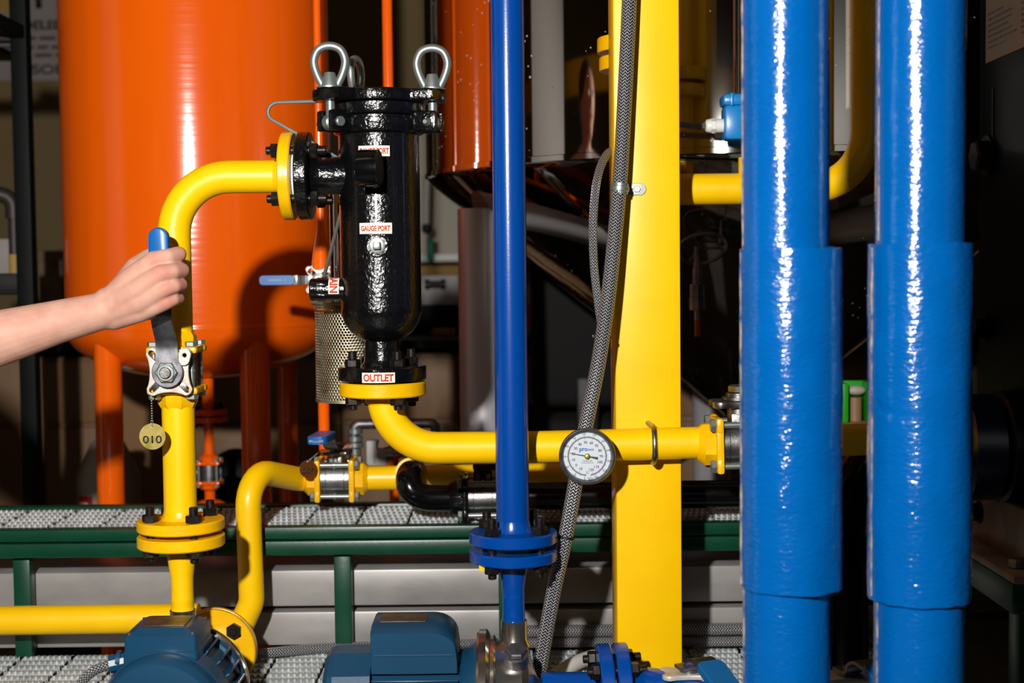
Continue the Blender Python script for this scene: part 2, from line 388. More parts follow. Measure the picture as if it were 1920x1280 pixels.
# ================================================================ SETTING
PZ = WZ(960, 980, 0).z  # placeholder
g = G(); g.box((0, 1.5, -.05), (7.2, 9.2, .1)); struct(g, 'floor', 'floor', 'grey floor of the plant room')
g = G(); g.box((0, 1.5, 3.15), (7.2, 9.2, .1)); struct(g, 'ceiling', 'wall')
g = G(); g.box((0, 5.6, 1.5), (7.2, .1, 3.4)); struct(g, 'wall_back', 'wall')
g = G(); g.box((-3.55, 1.5, 1.5), (.1, 9.2, 3.4)); struct(g, 'wall_left', 'wall')
g = G(); g.box((3.55, 1.5, 1.5), (.1, 9.2, 3.4)); struct(g, 'wall_right', 'wall')
g = G(); g.box((0, -3.05, 1.5), (7.2, .1, 3.4)); struct(g, 'wall_front', 'wall')

# ================================================================ YELLOW INLET LINE
YM = 2.11
xl = W(336, 850, YM).x
zin = W(480, 331, YM).z
def zat(py, Y, px=335): return W(px, py, Y).z
t = thing('yellow_pipe', 'yellow pipe elbow bending from the black strainer inlet down to the gripped valve', 'pipe', (xl, YM, zat(640, YM)))
xf = W(531, 331, YM).x
zv = zat(692, YM)
pts = fillet([(xf, YM, zin), (xl, YM, zin), (xl, YM, zv + .055)], .083, 14)
G().tube(pts, .0242, 32).build('pipe_run', 'yellow', t)
FT = .0175
flange(t, (xf, YM, zin), X, .0645, FT, 'yellow_cast')
G().lathe([(.0285, 0), (.0262, .004), (.0244, .012)], (xf, YM, zin), -X, 32).build('weld_bead', 'yellow_cast', t)
bolts(t, (xf, YM, zin), X, .049, 0, .045, ph=PI / 4, stick=.012)

def lobed(w_, h_, r, inset, k=5):
    o = []; cs = ((1, 1, 0), (-1, 1, 90), (-1, -1, 180), (1, -1, 270))
    for j, (sx, sy, a) in enumerate(cs):
        for i in range(k + 1):
            q = math.radians(a + 90 * i / k); o.append((sx * (w_ / 2 - r) + r * math.cos(q), sy * (h_ / 2 - r) + r * math.sin(q)))
        nx, ny, _ = cs[(j + 1) % 4]
        for i in range(1, 8):
            u = i / 8; s_ = inset * math.sin(PI * u) ** .7
            if sx != nx: o.append(((sx + (nx - sx) * u) * (w_ / 2 - r), sy * (h_ / 2 - s_)))
            else: o.append((sx * (w_ / 2 - s_), (sy + (ny - sy) * u) * (h_ / 2 - r)))
    return o
def stem_pad(root, f, wd=.064, ht=.068, d=.052, m='steel_pad', name='mounting_pad', skirt=True):
    fp = f @ MX.Translation((0, 0, d - .006))
    hol = [slot(sx * wd * .335, sy * ht * .335, .012, .0052, math.atan2(sy, sx)) for sx in (1, -1) for sy in (1, -1)]
    return link(name, plate([lobed(wd, ht, .009, .005)] + hol, .006, fp, .0012), m, root)

# gripped valve
fs = frame((xl, YM, zv), FRONT, X)
t = thing('ball_valve', 'steel ball valve with yellow end plates gripped by the hand on its upright blue lever', 'valve', (xl, YM, zv - .06))
valve_body(t, (xl, YM, zv), UP, FRONT, 1)
stem_pad(t, fs)
G().cyl(fs @ V((0, 0, .03)), fs @ V((0, 0, .047)), .017, n=24).build('stem_housing', 'steel', t)
G().box((0, -.021, .047), (.05, .016, .006), .001, fs).build('lower_plate', 'steel', t)
def lever(root, f, path, wd, th, m='steel_dull', name='lever'):
    """path: list of (along, out); strip in the local y/z plane, rounded start"""
    rings = []
    P = spline([(0, a, b) for a, b in path], 6)
    for i, p in enumerate(P):
        a = P[max(i - 1, 0)]; b = P[min(i + 1, len(P) - 1)]; tg = (b - a).normalized(); n = V((0, -tg.z, tg.y))
        w_ = wd(p.y) if callable(wd) else wd
        rings.append([f @ (p + V((sx * w_ / 2, 0, 0)) + n * sy * th / 2) for sx, sy in ((-1, -1), (1, -1), (1, 1), (-1, 1))])
    return G().loft(rings).build(name, m, root)
lv = lever(t, fs, [(0, .061), (.018, .061), (.036, .061), (.048, .066), (.062, .078), (.078, .088), (.10, .091), (.20, .092)], lambda y: (.034 - .004 * min(max(y / .05, 0), 1)) if y < .105 else .022, .0045)
link('lever_hub', plate([circ(.0215, 40)], .0045, fs @ MX.Translation((0, 0, .0587)), .001), 'steel_dull', t)
link('stop_lug', plate([slot(.0235, .0215, .007, .0085, math.radians(75)), circ(.0036, 16) and [(.0245 + a, .024 + b) for a, b in circ(.0038, 16)]], .004, fs @ MX.Translation((0, 0, .0545)), .0008), 'steel_pad', t)
g = G(); g.hexn(fs @ V((0, 0, .063)), fs @ V((0, 0, .070)), .0165, X); g.cyl(fs @ V((0, 0, .069)), fs @ V((0, 0, .0725)), .0125, n=32, bev=.001)
g.build('stem_nut', 'zinc', t)
G().cyl(fs @ V((0, 0, .07)), fs @ V((0, 0, .0765)), .0085, n=32, bev=.0012).build('stem', 'steel', t)
gp = G(); gf = fs @ MX.Translation((0, .155, .092))
ol = rrect(.029, .105, .0142, 8)
gp.loft([[gf @ V((a * k, b * (1 - (1 - k) * .25), z)) for a, b in ol] for z, k in ((-.0075, .8), (-.006, .95), (-.003, 1), (.003, 1), (.006, .95), (.0075, .8))])
grip = gp.build('grip', 'blue_grip', t, label='blue vinyl grip')
link('ring_mark', plate([circ(.0034, 20), circ(.0026, 20)], .0003, gf @ MX.Translation((.004, .0075, .0073)), .00005), 'ink_white', grip)
link('dot_mark', plate([circ(.0012, 16)], .0003, gf @ MX.Translation((.004, .0075, .0073)), .00005), 'ink_white', grip)

# number tag on a bead chain
def number_tag(top, c, r, num, m, label, f, loc_label='tag'):
    t = thing('number_tag', label, 'tag', c)
    link('disc', plate([circ(r, 48), [(a, b + r * .82) for a, b in circ(r * .1, 12)]], .0012, f, .0003), m, t)
    dsc = t.children[0]
    text('numerals', num, 'ink', f @ MX.Translation((0, -r * .22, .0012)), dsc, h=r * .58, wd=r * 1.45, bold=.01)
    g = G(); e = f @ V((0, r * .82, .001)); n = max(6, int((top - e).length / .0034))
    for k in range(n + 1):
        for s_ in (-1, 1):
            p = e.lerp(top, k / n) + f.to_3x3() @ V((s_ * .0017 * math.sin(PI * min(1, (k + .4) / 3)), 0, s_ * .0006)); g.sphere(p, .00135, n=5)
    g.build('bead_chain', 'zinc', t)
    return t
ct = W(286, 818, 2.045)
number_tag(W(284, 742, 2.052), ct, .0188, '010', 'brass', 'round brass tag stamped 010 hanging on a bead chain', frame(ct, FRONT, X))

# lower run down to the flange
t = thing('yellow_pipe', 'straight upright yellow pipe between the gripped valve and the bolted flange', 'pipe', (xl, YM, zat(992, YM)))
z1, z2 = zat(972, YM), zat(992.5, YM)
G().cyl((xl, YM, zv - .05), (xl, YM, z1 + .004), .0242, n=32).build('pipe_run', 'yellow', t)
flange(t, (xl, YM, z2), UP, .0645, z1 - z2, 'yellow_cast', neck=(.0242, .012))
z3, z4 = zat(1001.5, YM), zat(1023, YM)
bolts(t, (xl, YM, z2), UP, .0475, z4 - z2, z1 - z2, ph=math.radians(36), stick=.012)
t = thing('pipe_reducer', 'yellow reducer pipe below the bolted flange down to the left pump', 'pipe', (xl, YM, zat(1160, YM)))
flange(t, (xl, YM, z4), UP, .0645, z3 - z4, 'yellow_cast')
zb = zat(1160, YM)
G().lathe([(.0215, z4), (.0205, z4 - .02), (.0172, z4 - .045), (.0165, z4 - .055), (.0168, z4 - .058), (.0165, z4 - .061), (.0166, zat(1120, YM)), (.0172, zat(1126, YM)), (.0166, zat(1128, YM)), (.0172, zat(1132, YM)), (.0166, zat(1134, YM)), (.0172, zat(1138, YM)), (.0168, zb)], (xl, YM, 0), UP, 32).build('reducer', 'yellow', t)

# ================================================================ STRAINER
YS = 2.12
sx = W(713, 430, YS).x
def zs(py): return W(713, py, YS).z
t = thing('strainer', 'black bolted strainer vessel standing between the yellow pipes', 'strainer', (sx, YS, zs(712)))
R = .0598
prof = [(.025, zs(640)), (.034, zs(634)), (.046, zs(622)), (.055, zs(606)), (.0592, zs(590)), (.0605, zs(584)), (R, zs(576)), (R, zs(256)), (.0595, zs(250))]
G().lathe(prof, (sx, YS, 0), UP, 64).build('vessel', 'black', t, 30)
G().lathe([(.058, zs(256)), (.0655, zs(252)), (.0665, zs(248)), (.0665, zs(228)), (.062, zs(226)), (.062, zs(222)), (.0675, zs(219)), (.0685, zs(216)), (.0685, zs(199)), (.066, zs(197))], (sx, YS, 0), UP, 64).build('rim', 'black', t, 30)
# lid with three ears
ears = [math.radians(a) for a in (222, -18, 118)]
ol = []
for i in range(96):
    a = 2 * PI * i / 96; r = .0705
    for e in ears:
        d = (a - e + PI) % (2 * PI) - PI; r = max(r, min(.0985, .030 / max(abs(math.sin(d)), .18)) if abs(d) < .42 else r)
    ol.append((r * math.cos(a), r * math.sin(a)))
link('lid', plate([ol], zs(174) - zs(196), frame((sx, YS, zs(196)), UP, X), .0025), 'black', t)
for i, e in enumerate(ears):
    d = V((math.cos(e), math.sin(e), 0)); p = V((sx, YS, 0)) + d * .086; q = V((-d.y, d.x, 0))
    g = G(); zl0, zl1 = zs(252), zs(214)
    for s_ in (-1, 1):
        g.box((p.x + q.x * s_ * .0145 - d.x * .008, p.y + q.y * s_ * .0145 - d.y * .008, (zl0 + zl1) / 2), (0.001, .001, .001))
    g.bm.clear()
    fl_ = frame(p - d * .01 + UP * ((zl0 + zl1) / 2), UP, d)
    for s_ in (-1, 1): g.box((0, s_ * .0145, 0), (.042, .011, zl1 - zl0), .003, fl_)
    lug = g.build('hinge_lug', 'black', t)
    pz = zs(236)
    g = G(); a = p + UP * pz
    g.cyl(a - q * .026, a + q * .024, .0045, n=16, bev=.0008); g.cyl(a + q * .021, a + q * .027, .0072, n=16, bev=.001); g.cyl(a - q * .033, a - q * .024, .003, .0062, n=16); g.build('hinge_pin', 'zinc', lug)
    g = G(); g.cyl(a - q * .0075, a + q * .0075, .0115, n=24, bev=.002); g.cyl(a, p + UP * zs(176), .0062, n=20)
    for k in range(14):
        z = zs(224) + (zs(194) - zs(224)) * k / 13; g.cyl(p + UP * (z - .0006), p + UP * (z + .0006), .0068, n=16)
    g.build('swing_bolt', 'zinc', t)
    # eye nut
    base = p + UP * zs(174); fe = frame(base, UP, X if i != 2 else V((.25, .97, 0)))
    g = G(); g.lathe([(.0195, 0), (.0195, .0022), (.0135, .0028), (.0128, .006), (.0095, .017), (.0075, .0225), (.004, .0228)], base, UP, 24)
    g.build('eye_nut_base', 'zinc', t)
    pth = [(-.0105, .004), (-.0165, .016), (-.0215, .030), (-.0222, .042), (-.0165, .0545), (-.006, .060), (.006, .060), (.0165, .0545), (.0222, .042), (.0215, .030), (.0165, .016), (.0105, .004)]
    G().tube([fe @ V(p_) for p_ in spline([(a_, 0, b_) for a_, b_ in pth], 5)], .0060, 14).build('lifting_eye', 'zinc', t)
G().lathe([(.0055, 0), (.0055, .006), (.004, .008)], (sx, YS, zs(175)), UP, 8).build('lid_plug', 'zinc', t)
# side inlet flange
zi = zin
xb = xf + FT + .006
G().lathe([(.026, .0), (.063, 0), (.0645, .002), (.0645, .0165), (.063, .0185), (.034, .019), (.029, .026), (.0275, .034), (.0275, .11)], (xb, YM, zi), X, 48).build('inlet_flange', 'black', t, 30)
G().lathe([(.045, 0), (.045, .0055)], (xb - .0058, YM, zi), X, 40).build('gasket', 'white_plastic', t)
# bottom outlet
zo1, zo0 = zs(685), zs(711)
G().lathe([(.03, zo0), (.0645, zo0), (.0655, zo0 + .002), (.0655, zo1 - .002), (.064, zo1), (.032, zo1), (.0275, zs(678)), (.0262, zs(668)), (.0262, zs(636)), (.03, zs(630))], (sx, YS, 0), UP, 48).build('outlet_flange', 'black', t, 30)
# plugs and labels
pc = W(693, 316, YS - .085)
G().lathe([(.012, 0), (.012, .05)], (pc.x, YS - .105, pc.z), Y_, 24).build('port_stub', 'black', t)
pl = W(692, 316, YS - .106); pdx = V((1, -.14, 0)).normalized()
G().lathe([(.0235, -.0155), (.0258, -.0145), (.0266, -.012), (.0266, .0105), (.0255, .011), (.0255, .0125), (.0266, .013), (.0266, .0145), (.0245, .0155)], pl, pdx, 48).build('port_cap', 'black_pipe', t, 25)
def on_body(px): # angle offset on the vessel front
    return V((W(px, 430, YS - R).x - sx, -math.sqrt(max(R * R - (W(px, 430, YS - R).x - sx) ** 2, 1e-6)), 0))
wrap_label(t, (sx, YS, zs(430)), UP, on_body(704), R, .0478, .0158, 'GAUGE PORT', .0078, .0425)
wrap_label(t, (sx, YS, zs(289)), UP, on_body(703), R, .046, .0152, 'GAUGE PORT', .0085, .043)
wrap_label(t, (sx, YS, zs(702)), UP, V((W(713, 702, YS).x - sx, -1, 0)), .0655, .0485, .0148, 'OUTLET', .0106, .0440)
gq = V((sx, YS, zs(462))); rf = on_body(707); rn = rf.normalized()
g = G(); g.lathe([(.017, .052), (.017, .0615), (.015, .064)], gq, rn, 28); g.build('gauge_boss', 'black', t)
g = G(); g.lathe([(.0115, .06), (.0115, .0665), (.008, .0675)], gq, rn, 24); g.box((0, 0, .071), (.011, .011, .009), .0015, frame(gq, rn, UP)); g.build('square_plug', 'zinc', t)
# drain stub on the left
dz = W(626, 542, YS).z; d0 = sx - .05
xa = W(594, 545, YS - .01).x
g = G(); g.lathe([(.0165, 0), (.0165, .052), (.015, .054)], (d0, YS - .012, dz), -X, 32); g.build('drain_stub', 'black', t)
g = G(); g.hexn((xa, YS - .012, dz), (xa + .016, YS - .012, dz), .0175, UP); g.cyl((xa + .012, YS - .012, dz), (d0 - .04, YS - .012, dz), .013, n=24); g.build('drain_plug', 'black', t)
xd = W(625, 540, YS - .03).x
wrap_label(t, (xd, YS - .012, dz), X, V((0, -.6, .8)), .0165, .044, .0155, 'DRAIN', .0115, .040)
# spare wire bail
zb_ = W(600, 190, YS).z
pw = [W(622, 189, YS - .02), W(520, 192, YS - .02), W(497, 197, YS - .02), W(505, 222, YS - .02), W(560, 252, YS - .02), W(640, 300, YS + .0)]
G().tube(fillet(pw, [.0, .014, .014, .0], 6), .0026, 10).build('wire_bail', 'zinc', t)

# ================================================================ YELLOW OUTLET LINE
YO = 2.14
t = thing('yellow_pipe', 'long yellow outlet pipe curving from under the strainer to the right valve', 'pipe', W(725, 745, YS))
zf1, zf0 = zs(715), zs(741)
flange(t, (sx, YS, zf0), UP, .0645, zf1 - zf0, 'yellow_cast')
G().lathe([(.026, 0), (.027, .004), (.0255, .012)], (sx, YS, zf0 - .012), UP, 32).build('weld_bead', 'yellow_cast', t)
bolts(t, (sx, YS, zf0), UP, .049, 0, zo1 - zf0, ph=math.radians(32), stick=.012)
e2 = W(1000, 838, YO); e3 = W(1332, 829, YO)
pts = fillet([(sx, YS, zf0), (sx + .004, YS, e2.z + .003), e2, e3], [.095, 0], 16)
G().tube(pts, .0242, 32).build('pipe_run', 'yellow', t)

vc = W(1386, 830, YO)
ax = (e3 - e2).normalized()
t = thing('ball_valve', 'steel ball valve at the right end of the long yellow outlet pipe', 'valve', vc)
fv = valve_body(t, vc, ax, UP, 1.12, r_pipe=.0242, bolt='zinc', cap='yellow_cast')
g = G(); fu = frame(vc, UP, X); g.lathe([(.018, .03), (.018, .054), (.014, .056)], vc, UP, 24); g.build('stem_housing', 'steel', t)
link('mounting_pad', plate([lobed(.082, .064, .012, .006), circ(.012, 20)], .010, fu @ MX.Translation((0, 0, .055)), .002), 'steel', t)
g = G(); g.lathe([(.026, .066), (.026, .070), (.02, .0705), (.02, .076)], vc, UP, 28); g.hexn(vc + UP * .076, vc + UP * .088, .0165, X); g.build('stem_nut', 'steel', t)
G().cyl(vc + ax * .058, vc + ax * .338, .0242, n=24).build('outlet_stub', 'yellow', t)

ub = W(1222, 833, YO)
g = G(); r_ = .0275; pts = []
for k in range(25):
    a = PI * (.5 + k / 24); pts.append(ub + V((0.002, r_ * math.cos(a), r_ * math.sin(a))))
pts = [pts[0] + V((-.006, .055, .002))] + [pts[0] + V((-.004, .012, .002))] + pts + [pts[-1] + V((0, .055, 0))]
g.tube(pts, .0040, 12); solo(g, 'u_bolt', 'steel', 'bent steel rod looped over the yellow pipe on the yellow column', 'u-bolt')

# column
xc0, xc1 = W(1153, 640, 2.17).x, W(1277, 640, 2.17).x
g = G(); g.box(((xc0 + xc1) / 2, 2.17 + .05, 1.25), (xc1 - xc0, .1, 2.5), .004); solo(g, 'column', 'yellow', 'broad flat yellow square-tube column standing at the centre right', 'column')

# thermometer
gc = W(1101, 855, 2.075); nrm = (V((0, 0, CZ)) - gc); nrm = V((nrm.x * .55, nrm.y, nrm.z * .55)).normalized()
fg = frame(gc, nrm, X)
# keep dial up vertical
xx = UP.cross(nrm).normalized(); fg = frame(gc, nrm, xx)
t = thing('thermometer', 'round dial thermometer mounted in front of the yellow outlet pipe', 'thermometer', gc)
G().lathe([(.030, -.014), (.0395, -.012), (.0415, -.006), (.0418, .004), (.0405, .0075), (.0385, .0088), (.0362, .0072), (.0352, .002), (.0345, .0005)], gc, nrm, 64, cap1=False).build('bezel', 'steel_dull', t, 30)
dial = G().lathe([(.0345, 0), (.0345, .001)], gc, nrm, 64).build('dial', 'dial_white', t)
g = G()
def arcband(r0, r1, a0, a1, z=.0013, n=60):
    g.loft([[fg @ V((r * math.cos(math.radians(a0 + (a1 - a0) * i / n)), r * math.sin(math.radians(a0 + (a1 - a0) * i / n)), zz)) for i in range(n + 1)] for r, zz in ((r0, z), (r1, z))], closed=False)
arcband(.0270, .0285, 266, -80); arcband(.0289, .0291, 266, -80)
def tick(r0, r1, a, w_):
    a = math.radians(a); d = V((math.cos(a), math.sin(a), 0)); q = V((-d.y, d.x, 0)); z = V((0, 0, .0014))
    g.poly([fg @ (d * r0 - q * w_ + z), fg @ (d * r1 - q * w_ + z), fg @ (d * r1 + q * w_ + z), fg @ (d * r0 + q * w_ + z)])
for k in range(-20, 121, 2): tick(.0247 if k % 10 == 0 else .0258, .0271, 218 - 2.425 * k, .00026 if k % 10 == 0 else .0001)
for k in range(0, 251, 10): tick(.0284, .0314 if k % 20 == 0 else .0304, 263 - 1.376 * k, .00022)
g.build('scale_marks', 'ink_grey', dial, 0, fix=False)
for k in range(-10, 121, 10):
    a = math.radians(218 - 2.425 * k); rr = .0205
    text('numeral', str(abs(k)), 'ink_grey', fg @ MX.Translation((rr * math.cos(a), rr * math.sin(a), .0012)), dial, h=.0038, bold=.01)
for k in list(range(0, 241, 20)) + [250]:
    a = math.radians(263 - 1.376 * k); rr = .0331
    text('numeral', str(k), 'ink_grey', fg @ MX.Translation((rr * math.cos(a), rr * math.sin(a), .0012)) @ MX.Rotation(math.radians(0), 4, 'Z'), dial, h=.0030)
text('lettering', 'pro', 'ink_blue', fg @ MX.Translation((-.0056, .0088, .0012)), dial, h=.0064, wd=.0118, bold=.02)
text('lettering', 'sense', 'ink_blue', fg @ MX.Translation((.0052, .0096, .0012)), dial, h=.0026, wd=.0092, bold=.01)
text('lettering', '°C', 'ink_grey', fg @ MX.Translation((0, -.0238, .0012)), dial, h=.0036)
text('lettering', '°F', 'ink_grey', fg @ MX.Translation((.0012, -.0325, .0012)), dial, h=.0030)
text('lettering', 'C', 'red_ink', fg @ MX.Translation((.0072, -.0002, .0012)), dial, h=.0026)
text('lettering', 'T30-0250-250', 'ink_grey', fg @ MX.Translation((0, -.0068, .0012)), dial, h=.0018, wd=.0145)
text('lettering', 'www.prosense.com', 'ink_grey', fg @ MX.Translation((0, -.0098, .0012)), dial, h=.0013, wd=.0185)
g = G(); a = math.radians(169); fn = fg @ MX.Rotation(a, 4, 'Z'); z = .003
g.loft([[fn @ V(p) for p in ring] for ring in ([(.0265, .0002, z), (.0265, -.0002, z), (.0265, -.0002, z + .0005), (.0265, .0002, z + .0005)], [(.003, .0008, z), (.003, -.0008, z), (.003, -.0008, z + .0006), (.003, .0008, z + .0006)], [(-.004, .0007, z), (-.004, -.0007, z), (-.004, -.0007, z + .0006), (-.004, .0007, z + .0006)], [(-.0155, .0018, z), (-.0155, -.0018, z), (-.0155, -.0018, z + .0006), (-.0155, .0018, z + .0006)])])
g.build('needle', 'ink', t, 0)
G().lathe([(.0042, .001), (.0042, .0042), (.0028, .0056), (.0005, .006)], gc, nrm, 20).build('hub', 'brass', t)
G().cyl(gc - nrm * .01, V((gc.x, YO - .02, gc.z + .01)), .009, n=20).build('stem', 'steel', t)

# braided hoses
def hose(pts, r, label, name='braided_hose', m='braid', n=20, k=10, group=None):
    g = G().tube(spline(pts, k), r, n); o = g.build(name, m, None, 60, fix=False); recenter(o); return tag(o, label, 'hose', group)
hose([W(1196, -900, 2.15), W(1189, -300, 2.145), W(1186, -160, 2.14), W(1180, 0, 2.14), W(1172, 170, 2.138), W(1163, 330, 2.135), W(1152, 450, 2.125), W(1140, 560, 2.115), W(1122, 680, 2.10), W(1100, 790, 2.095), W(1080, 900, 2.09), W(1060, 1010, 2.09), W(1038, 1110, 2.10), W(1014, 1240, 2.11), W(995, 1340, 2.12)], .0112, 'thick braided steel hose running down in front of the yellow column')
hose([W(1190, 262, 2.29), W(1160, 277, 2.25), W(1136, 292, 2.2), W(1119, 340, 2.16), W(1112, 420, 2.14), W(1114, 500, 2.135), W(1122, 570, 2.128), W(1129, 630, 2.12), W(1121, 690, 2.118), W(1104, 780, 2.118)], .0064, 'thin braided hose tied alongside the thick hose', n=14)
def ringband(c, d, r, th, h, n=28):
    return G().lathe([(r, -h / 2), (r + th, -h / 2), (r + th, h / 2), (r, h / 2), (r, -h / 2)], c, d, n, cap0=False, cap1=False)
# clamp
hc = W(1162, 354, 2.135); hd = (W(1160, 380, 2.133) - W(1164, 330, 2.135)).normalized()
t = thing('hose_clamp', 'zinc saddle clamp holding the thick hose to the yellow column', 'clamp', hc)
g = G(); g.lathe([(.0113, -.008), (.0128, -.008), (.0128, -.004), (.0142, -.003), (.0142, .003), (.0128, .004), (.0128, .008), (.0113, .008), (.0113, -.008)], hc, hd, 32, cap0=False, cap1=False); g.build('band', 'zinc', t)
cp = W(1187, 354, 2.16)
link('tab', plate([rrect(.040, .0175, .0085)], .0022, frame((cp.x, 2.1695, cp.z), FRONT, X), .0004), 'zinc', t)
g = G(); q = W(1194, 354, 2.168); g.hexn(V((q.x, 2.168, q.z)), V((q.x, 2.1625, q.z)), .0058); g.cyl(V((q.x, 2.168, q.z)), V((q.x, 2.166, q.z)), .0078, n=20); g.build('screw', 'steel_pad', t)
for (px, py, Y, a, lab, r) in ((1130, 630, 2.113, (12, -60), 'black cable tie binding the thin hose to the thick one', .0128), (1062, 1006, 2.09, (14, -80), 'black cable tie round the thick hose below the thermometer', .0116)):
    c = W(px, py, Y); d = (W(px + a[0], py + a[1], Y) - c).normalized()
    g = ringband(c, d, r, .0014, .0035)
    g.box(c + V((-r - .001, -.004, 0)), (.005, .005, .005), .0008); solo(g, 'cable_tie', 'black_flat', lab, 'cable tie')

# ================================================================ BLUE RISER
YB = 2.06
bx = W(957, 560, YB).x
def zb2(py): return W(963, py, YB).z
t = thing('blue_pipe', 'glossy narrow blue upright pipe rising from the flange above the right pump', 'pipe', (bx, YB, zb2(1017)))
G().cyl((bx, YB, zb2(1000)), (bx, YB, 2.3), .0242, n=40).build('pipe_run', 'blue', t)
flange(t, (bx, YB, zb2(1016.5)), UP, .0642, zb2(994.5) - zb2(1016.5), 'blue', neck=(.0242, .016))
bolts(t, (bx, YB, zb2(1016.5)), UP, .049, zb2(1050) - zb2(1016.5), zb2(994.5) - zb2(1016.5), ph=math.radians(52), stick=.013)
t = thing('pipe_reducer', 'blue reducer pipe under the blue flange joining the right pump', 'pipe', (bx, YB, zb2(1162)))
flange(t, (bx, YB, zb2(1050)), UP, .0642, zb2(1029) - zb2(1050), 'blue')
g = G(); g.lathe([(.0235, zb2(1051)), (.0225, zb2(1066)), (.0185, zb2(1086)), (.0165, zb2(1102)), (.0163, zb2(1116)), (.0166, zb2(1118)), (.0163, zb2(1120)), (.0163, zb2(1150)), (.0168, zb2(1153)), (.0163, zb2(1156)), (.0168, zb2(1159)), (.0163, zb2(1163))], (bx, YB, 0), UP, 32); g.build('reducer', 'blue', t, 30)
p = W(910, 1062, YB - .04)
G().box(p, (.018, .002, .012), .0005).build('paint_patch', 'yellow', t)

# ================================================================ INSULATED PIPES
def wrapped(px, r, sl, sr, y0, y1, yl, label, Y, seed, dx):
    x0 = W(px, 640, Y).x
    t = thing('insulated_pipe', label, 'pipe', (x0, Y, .30), 'wrapped blue pipes')
    def cyl(name, cx, r, za, zb, n=72, m=90, amp=.0006, rag=0):
        rings = []
        for j in range(m + 1):
            ring = []
            for i in range(n):
                a = 2 * PI * i / n; z = za + (zb - za) * j / m
                k = NZ.noise(V((math.cos(a) * 2.2 + seed, math.sin(a) * 2.2, z * 16))) * amp + NZ.noise(V((math.cos(a) * 9 + seed, math.sin(a) * 9, z * 70))) * amp * .4
                k += -.0022 * max(0, 1 - abs(z - (za * .45 + zb * .55) - .01 * math.sin(a * 2 + seed)) / .0035) * max(0, math.sin(a * 1.5 + seed)) * (1 if rag else 0)
                if j in (0, m): z += NZ.noise(V((math.cos(a) * 3, math.sin(a) * 3, seed + j))) * rag
                ring.append(V((cx + (r + k) * math.cos(a), Y + (r + k) * math.sin(a), z)))
            rings.append(ring)
        if rag: # open sleeve ends with a returned lip
            inn = lambda ring: [V((cx + (p.x - cx) * .9, Y + (p.y - Y) * .9, p.z)) for p in ring]
            rings = [inn(rings[0])] + rings + [inn(rings[-1])]
        return G().loft(rings, not rag, not rag).build(name, 'blue_wrap', t, 60)
    cyl('pipe_wrap', x0, r, .3, 2.0)
    zt, zb = W(px, y0, Y).z, W(px, y1, Y).z
    cyl('sleeve', x0 + dx, sl, zb, zt, rag=.002, amp=.0011)
    if yl: cyl('lower_wrap', x0 + .0005, sr, .28, zb + .02)
    for cx, r_, z_0, z_1 in ((x0, r, zt + .004, 1.9), (x0 + dx, sl, zb + .004, zt - .004), (x0 + .0005, sr, .3, zb - .004)):
        a = math.radians(172 if px < 1600 else 167) + .05; pts = []
        for k in range(60):
            z = z_0 + (z_1 - z_0) * k / 59; q = r_ + .0001 + .0009 * NZ.noise(V((seed, 3, z * 40))); pts.append(V((cx + q * math.cos(a), Y - q * math.sin(a), z)))
        G().tube(pts, [.0013 + .0006 * NZ.noise(V((seed, 9, k * .6))) for k in range(60)], 8).build('cloth_seam', 'seam', t)
    return t
wrapped(1473, .0494, .0581, .0497, 466, 1097, 1, 'left one of two thick blue wrapped upright pipes, nearer the yellow column', 1.63, 3.1, .0059)
wrapped(1724, .0499, .0584, .0512, 457, 1118, 1, 'right one of two thick blue wrapped upright pipes, beside the dark machine', 1.63, 8.7, .0005)
# ================================================================ PLATFORMS AND BEAMS
ZP = W(900, 980, 2.40).z; YPB = WZ(900, 940, ZP).y
ZG = W(900, 1213, 2.445).z
def grating(name, x0, x1, y0, y1, z, label, row=.0305, wl=.0098, amp=.0028, pitch=.088):
    g = G(); nrow = int((y1 - y0) / row)
    nseg = int((x1 - x0) / pitch)
    for j in range(nrow):
        ya = y0 + j * row
        for k in range(nseg):
            xa = x0 + k * pitch + .0026; xb = xa + pitch - .0052; n = int((xb - xa) / (wl / 8)); rr = [[], [], [], []]
            for i in range(n + 1):
                x = xa + (xb - xa) * i / n; s_ = math.sin(2 * PI * x / wl + (j % 2) * PI); c_ = math.sin(2 * PI * x / wl + ((j + 1) % 2) * PI)
                rr[0].append(V((x, ya + amp * s_, z - .012))); rr[1].append(V((x, ya + amp * s_, z + .002 * s_)))
                rr[2].append(V((x, ya + row * .45, z - .001))); rr[3].append(V((x, ya + row * .86 + amp * c_, z - .0035)))
            g.loft(rr, closed=False)
    for k in range(nseg + 1): g.box((x0 + k * pitch, (y0 + y1) / 2, z - .024), (.003, y1 - y0, .03))
    o = g.build(name, 'grating', None, 50, fix=False); recenter(o); return tag(o, label, 'grating')
xp0, xp1 = -1.15, .66
grating('platform_grating', xp0, xp1, 2.418, YPB, ZP, 'galvanised serrated grating on the green platform behind the pipes')
grating('floor_grating', -1.2, .66, 2.225, 2.44, ZG, 'lower galvanised serrated grating under the two pumps', row=.0305)
t = thing('green_platform', 'dark green welded steel frame under the grating platform', 'frame', (0, 2.45, ZG))
def zq(py, Y): return W(900, py, Y).z
for a, b in ((982, 1005), (1008, 1035)):
    z0, z1 = zq(b, 2.40), zq(a, 2.40)
    for y in (2.388, YPB + .002):
        G().box(((xp0 + xp1) / 2, y + .014, (z0 + z1) / 2), (xp1 - xp0, .028, z1 - z0), .003).build('rail', 'green', t)
zt = zq(1034, 2.4)
